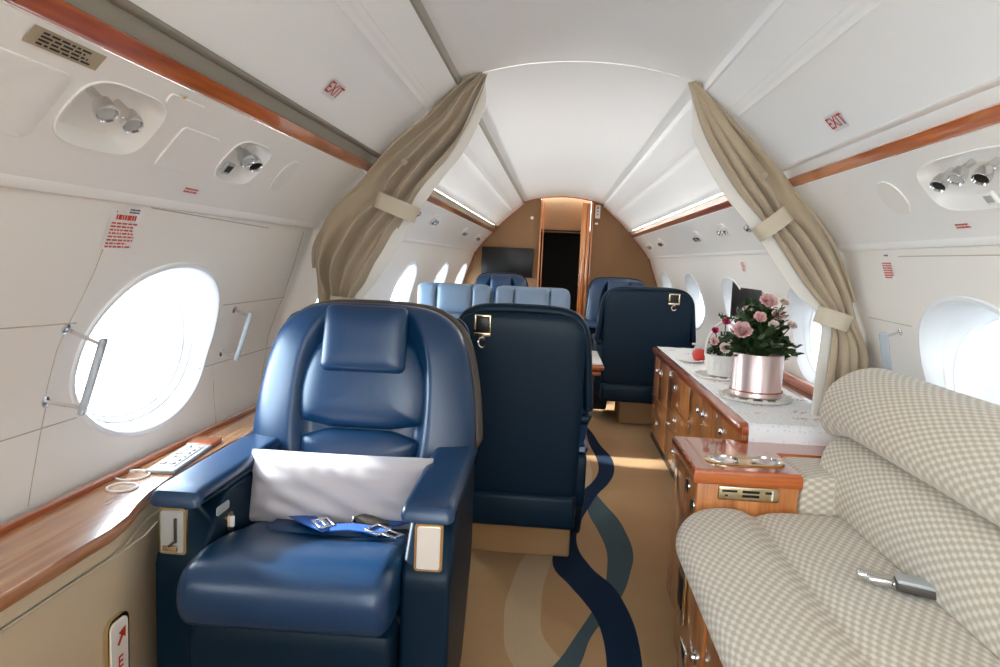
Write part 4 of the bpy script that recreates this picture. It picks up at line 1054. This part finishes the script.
def foliage(name, c, n, spread, h0, h1, size, label, seed, parent=None):
    rnd = random.Random(seed); m = MB()
    for b in range(n):
        az = rnd.uniform(0, 2*PI); el = rnd.uniform(.15, 1.35); L_ = rnd.uniform(.55, 1)
        tip = Vector((math.cos(az)*math.cos(el)*spread*L_, math.sin(az)*math.cos(el)*spread*L_, h0+(h1-h0)*math.sin(el)*L_)); base = Vector((math.cos(az)*.03, math.sin(az)*.03, 0))
        pts = [base.lerp(tip, t)+Vector((0, 0, .03*math.sin(t*PI))) for t in (0, .25, .5, .75, 1)]
        m.tube(pts, .0018, 4)
        for k in range(9):
            t = .25+.75*k/8; p = base.lerp(tip, t)+Vector((0, 0, .03*math.sin(t*PI)))
            d = (tip-base).normalized(); sd_ = 1 if k % 2 else -1
            ang = rnd.uniform(-.5, .5); v = (d*.6+d.cross(Vector((0, 0, 1))).normalized()*sd_*.8+Vector((0, 0, rnd.uniform(-.3, .4)))).normalized()
            q = Vector((1, 0, 0)).rotation_difference(v).to_matrix().to_4x4(); s_ = size*rnd.uniform(.7, 1.3)
            m.add(*leaf_shape(s_), Matrix.Translation(p) @ q @ Matrix.Rotation(rnd.uniform(-1, 1), 4, 'X'))
    e = mk(name, m.v, m.f, M_leaf, None); e.location = c; tag(e, label, 'foliage', kind='stuff'); return e
foliage('bouquet_foliage', PC+Vector((0, 0, .16)), 105, .165, -.05, .25, .036, 'dense dark green leaves filling the pink pot', 3)
# long thin sprig reaching left
e = empty('leafy_sprig', PC+Vector((-.06, 0, .30)), 0, 'long dark green sprig reaching left out of the bouquet', 'sprig')
m = MB(); pts = [Vector((.06, 0, -.14)), Vector((.02, 0, -.03)), Vector((-.03, 0, .005)), Vector((-.11, 0, .02))]; m.tube(pts, .003, 6); m.build('stem', M_leaf, e)
m = MB(); rnd = random.Random(5)
for k in range(36):
    t = k/36; p = pts[1].lerp(pts[2], min(1, t*2)) if t < .5 else pts[2].lerp(pts[3], t*2-1); a = k*2.4
    v = Vector((-.5, math.cos(a), math.sin(a))).normalized(); m.add(*leaf_shape(.017), Matrix.Translation(p) @ Vector((1, 0, 0)).rotation_difference(v).to_matrix().to_4x4())
m.build('needles', M_leaf, e)
base = PC+Vector((0, 0, .15))
gp = 'roses in the pink pot'
for k, (dx, dy, dz, r, mt, lab) in enumerate((
    (.015, -.01, .372, .042, M_rose, 'pale pink rose standing highest in the pot bouquet'),
    (-.085, -.05, .255, .046, M_rose, 'pink rose at the lower left of the pot bouquet'),
    (-.025, -.06, .315, .030, M_rose, 'small pink rose left of centre in the pot bouquet'),
    (.045, -.05, .325, .032, M_rose, 'small pink rose just right of the highest rose'),
    (.085, .02, .375, .026, M_rosew, 'cream rose at the upper right of the pot bouquet'),
    (.10, -.05, .290, .024, M_rosew, 'small cream bud on the right of the pot bouquet'),
    (-.055, .02, .340, .022, M_rosew, 'pale green cream bud beside the highest rose'),
    (.02, -.09, .290, .026, M_rosew, 'cream rose low in the middle of the pot bouquet'))):
    lc = PC+Vector((dx, dy, dz)); flower(lc, r*.86, (dx*1.5, dy*2-.45, .5), mt, lab, gp, 20+k, base)
# basket
BC = Vector((.775, 3.42, .624))
e = empty('flower_basket', BC, 0, 'small white woven basket with an arched handle behind the pink pot', 'basket')
m = MB(); n = 72; rings = []
for j in range(15):
    z = .10*j/14; r = .070+.022*(j/14)
    rings.append([Vector(((r+.0025*math.sin(k*PI*36/n*1.0+(j % 2)*PI))*math.cos(2*PI*k/n), (r+.0025*math.sin(k*PI*36/n+(j % 2)*PI))*math.sin(2*PI*k/n), z)) for k in range(n)])
rings += [[v*1.0-Vector((v.x*.06, v.y*.06, 0)) for v in rings[-1]], [Vector((v.x*.9, v.y*.9, .03)) for v in rings[-1]]]
m.loft(rings, True, True); m.build('basket_body', M_basket, e)
m = MB(); m.tube([(.085*math.cos(a), .02, .09+.165*math.sin(a)) for a in [PI*i/24 for i in range(25)]], .006, 8); m.build('handle', M_basket, e)
foliage('basket_foliage', BC+Vector((0, 0, .09)), 34, .095, -.02, .12, .026, 'green leaves around the flowers in the white basket', 9)
gb = 'flowers in the white basket'
for k, (dx, dy, dz, r, mt, lab) in enumerate((
    (.02, -.05, .185, .036, M_rose, 'largest pink rose in the white basket'),
    (-.015, -.06, .130, .032, M_rosew, 'pale rose low in the middle of the white basket'),
    (-.055, -.02, .155, .026, M_rose, 'pink rose at the left of the white basket'),
    (-.055, -.02, .210, .020, M_rosep, 'small magenta flower at the left near the basket handle'),
    (.0, .02, .250, .024, M_rosep, 'magenta flower highest in the white basket'),
    (.05, -.02, .230, .026, M_rosew, 'cream rose at the right of the white basket'))):
    flower(BC+Vector((dx, dy, dz)), r*.85, (dx*2, dy*2-.4, .3), mt, lab, gb, 50+k, BC+Vector((0, 0, .06)))
e = empty('red_apple', (.775, 3.98, .609), 0, 'shiny red apple on the lace behind the basket', 'fruit')
MB().lathe([(.012, .004), (.022, .0), (.036, .018), (.041, .040), (.036, .060), (.022, .070), (.008, .066), (.001, .062)], (0, 0, 0), 28).build('fruit_body', M_straw, e)
MB().tube([(0, 0, .062), (.002, 0, .08)], .0015, 6).build('stem', M_wdk, e)
# folded napkin / plate beside the apple
e = empty('white_saucer', (.72, 3.93, .609), 0, 'small white saucer on the runner left of the apple', 'plate')
MB().lathe([(.03, 0), (.045, .003), (.07, .010), (.071, .012), (.045, .006), (.001, .004)], (0, 0, 0), 36).build('dish', M_plc, e)

# ------------------------------------------------------------------ table between the left seats
e = empty('cabin_table', (-.38, 3.98, 0), 0, 'fold-out cabin table with wood edge behind the second seat', 'table')
MB().box((0, 0, .600), (1.20, .52, .012), .004).build('table_top', M_tabletop, e)
MB().box((0, 0, .580), (1.22, .54, .026), .008).build('edge', M_wdk, e)
MB().box((.02, 0, .545), (1.15, .50, .022), .006).build('lower_leaf', M_wdk, e)
MB().box((-.05, 0, .27), (.30, .30, .54), .01).build('pedestal', M_wdk, e)

# ------------------------------------------------------------------ screens and small far things
e = empty('wall_screen', (-.600, 7.86, 1.105), 0, 'flat black television on the tan bulkhead left of the door', 'screen')
MB().box((0, 0, 0), (.575, .035, .325), .008).build('bezel', M_black, e)
MB().box((0, -.018, .004), (.545, .003, .295), .001).build('display', M_screen, e)
e = empty('swivel_screen', (1.085, 4.09, .99), 0, 'small black screen with tan frame in front of the third right window', 'screen')
MB().box((-.035, 0, -.02), (.03, .66, .26), .012, None).build('frame', M_plt, e)
MB().box((-.051, .01, -.02), (.004, .62, .235), .001).build('display', M_screen, e)
MB().box((-.008, 0, -.02), (.04, .08, .08), .004).build('mount', M_plt, e)
e = empty('bulkhead_sign', (.375, 7.872, 1.70), 0, 'narrow white vertical sign high beside the bulkhead door', 'sign')
MB().box((0, 0, 0), (.055, .006, .145), .003).build('plate', M_plc, e)
for k in range(3): MB().box((0, -.004, .04-.035*k), (.02, .002, .018), 0).build('mark', M_red if k == 0 else M_clab, e)
e = empty('wall_switch', (.368, 7.872, 1.57), 0, 'tiny white switch under the sign beside the door', 'switch'); MB().box((0, 0, 0), (.035, .006, .022), .003).build('plate', M_plc, e); MB().box((0, -.005, 0), (.012, .004, .010), .001).build('toggle', M_white, e)
e = empty('wall_sensor', (-.345, 7.872, 1.605), 0, 'tiny round white sensor above the wall screen', 'sensor'); MB().lathe([(.018, 0), (.018, .005), (.012, .009), (.001, .01)], (0, 0, 0), 18, (0, -1, 0)).build('cover', M_plc, e); MB().lathe([(.005, 0.009), (.001, .011)], (0, 0, 0), 12, (0, -1, 0)).build('eye', M_clab, e)

# ------------------------------------------------------------------ curtains gathered along the arch
def curtain(side, label, outer, inner, ties, hem_w):
    """outer/inner: matched lists of (x,z) down the arch"""
    e = empty('curtain', (0, 2.62, 0), 0, label, 'curtain', 'tied back beige divider curtains')
    n = len(outer); cum = [0]
    for i in range(1, n): cum.append(cum[-1]+math.dist(inner[i], inner[i-1])*.5+math.dist(outer[i], outer[i-1])*.5)
    tot = cum[-1]; ts = [c/tot for c in cum]
    fo = [pchip(ts, [p[k] for p in outer]) for k in (0, 1)]; fi = [pchip(ts, [p[k] for p in inner]) for k in (0, 1)]
    NU, NV = 110, 84; vs = []; hv = []
    for i in range(NU+1):
        s = i/NU; O = Vector((fo[0](s), fo[1](s))); I = Vector((fi[0](s), fi[1](s)))
        wdt = (I-O).length; pinch = max([math.exp(-((s-t)/.045)**2) for t in ties]+[0])
        slack = 1-pinch
        for j in range(NV+1):
            v = j/NV; vv = v+.012*math.sin(s*9+v*14)*slack
            p = O.lerp(I, vv)
            ph = 2*PI*(3.4*v**1.3)+1.5*math.sin(s*6+side)+1.1*math.sin(v*5+s*5)
            amp = min(.050, wdt*.22+.006)*(.7+.3*math.sin(v*7+s*8))*(.35+.65*slack)
            y = -amp*math.sin(ph) - .004*math.sin(ph*2+s*9)*slack - .045*math.sin(v*PI)*min(1, wdt/.2)*slack
            nx = .006*math.cos(ph)*slack
            vs.append((side*p.x if False else p.x+nx, y, p.y))
    fs = [(i*(NV+1)+j, i*(NV+1)+j+1, (i+1)*(NV+1)+j+1, (i+1)*(NV+1)+j) for i in range(NU) for j in range(NV)]
    o = mk('drape', vs, fs, M_curt, e); sm = o.modifiers.new('th', 'SOLIDIFY'); sm.thickness = .003
    # pale leading hem, a flat strip on the inner edge
    m = MB(); rings = []
    for i in range(NU+1):
        s = i/NU; I = Vector((fi[0](s), fi[1](s))); O = Vector((fo[0](s), fo[1](s))); d = (I-O).normalized(); hw_ = hem_w(s)
        a = I - d*.012; b = I + d*hw_; yb = .012+.004*math.sin(s*30)
        rings.append([Vector((a.x, -.008+yb, a.y)), Vector((b.x, .0+yb, b.y)), Vector((b.x, .010+yb, b.y)), Vector((a.x, .004+yb, a.y))])
    m.loft(rings, True, True); m.build('hem', M_hem, e)
    # heading cord along the outer edge
    m = MB(); m.tube([(fo[0](i/60), -.010, fo[1](i/60)) for i in range(42)], .007, 6); m.build('heading', M_curt, e)
    for t in ties:
        O = Vector((fo[0](t), fo[1](t))); I = Vector((fi[0](t), fi[1](t))); d = (I-O); up_ = Vector((-d.y, d.x)).normalized()*.030; d1 = d.normalized()
        A = O+d*.42; B = I+d1*(hem_w(t)+.006); m = MB(); rs = []
        for k in range(25):
            a = 2*PI*k/24; q = A.lerp(B, .5+.5*math.cos(a)); yy = -.055*max(0, math.sin(a))**.5 + .03*max(0, -math.sin(a))
            rs.append([Vector((q.x+up_.x, yy-.002, q.y+up_.y)), Vector((q.x-up_.x, yy-.002, q.y-up_.y)), Vector((q.x-up_.x*.98, yy+.002, q.y-up_.y*.98)), Vector((q.x+up_.x*.98, yy+.002, q.y+up_.y*.98))])
        m.loft(rs, True, True); bnd = m.build('tieback', M_band, e)
    # button ornament
    t = ties[0]*.72; O = Vector((fo[0](t), fo[1](t))); I = Vector((fi[0](t), fi[1](t))); q = O.lerp(I, .5)
    m = MB()
    for k in range(8): a = 2*PI*k/8; m.lathe([(.007, 0), (.007, .004), (.003, .007), (.001, .007)], (q.x+.011*math.cos(a), -.092, q.y+.011*math.sin(a)), 10, (0, -1, 0))
    m.lathe([(.007, 0), (.006, .007), (.001, .008)], (q.x, -.092, q.y), 10, (0, -1, 0)); m.v = [(q.x+(a-q.x)*.8, b, q.y+(c-q.y)*.8) for a, b, c in m.v]; m.build('rosette', M_plt, e)
    return e
XA = lambda z, d=.014: XX(z)-d
curtain(-1, 'beige pleated curtain tied back along the left side of the cabin arch',
        [(-.375, 1.800), (-.452, 1.752), (-.545, 1.650), (-XA(1.57), 1.57), (-XA(1.50), 1.50), (-.790, 1.400), (-XA(1.33), 1.33), (-XA(1.24), 1.235), (-.975, 1.12), (-.962, .98), (-.955, .90), (-.955, .60)],
        [(-.345, 1.800), (-.365, 1.72), (-.410, 1.600), (-.450, 1.525), (-.520, 1.435), (-.585, 1.34), (-.650, 1.235), (-.705, 1.13), (-.770, 1.03), (-.820, .955), (-.835, .90), (-.80, .60)],
        [.435, .755], lambda s: .030*sstep(0, .08, s) if s < .75 else .012)
curtain(1, 'beige pleated curtain tied back along the right side of the cabin arch',
        [(.402, 1.790), (.458, 1.750), (.555, 1.645), (XA(1.57), 1.57), (XA(1.50), 1.50), (XA(1.41), 1.41), (XA(1.33), 1.33), (XA(1.24), 1.235), (1.005, 1.08), (1.045, .96), (1.09, .85), (1.10, .60)],
        [(.388, 1.785), (.425, 1.69), (.465, 1.60), (.530, 1.495), (.595, 1.405), (.675, 1.315), (.740, 1.235), (.815, 1.13), (.880, 1.05), (.940, .985), (.955, .90), (.945, .60)],
        [.415, .745], lambda s: (.045*sstep(0, .1, s) if s < .78 else .03))
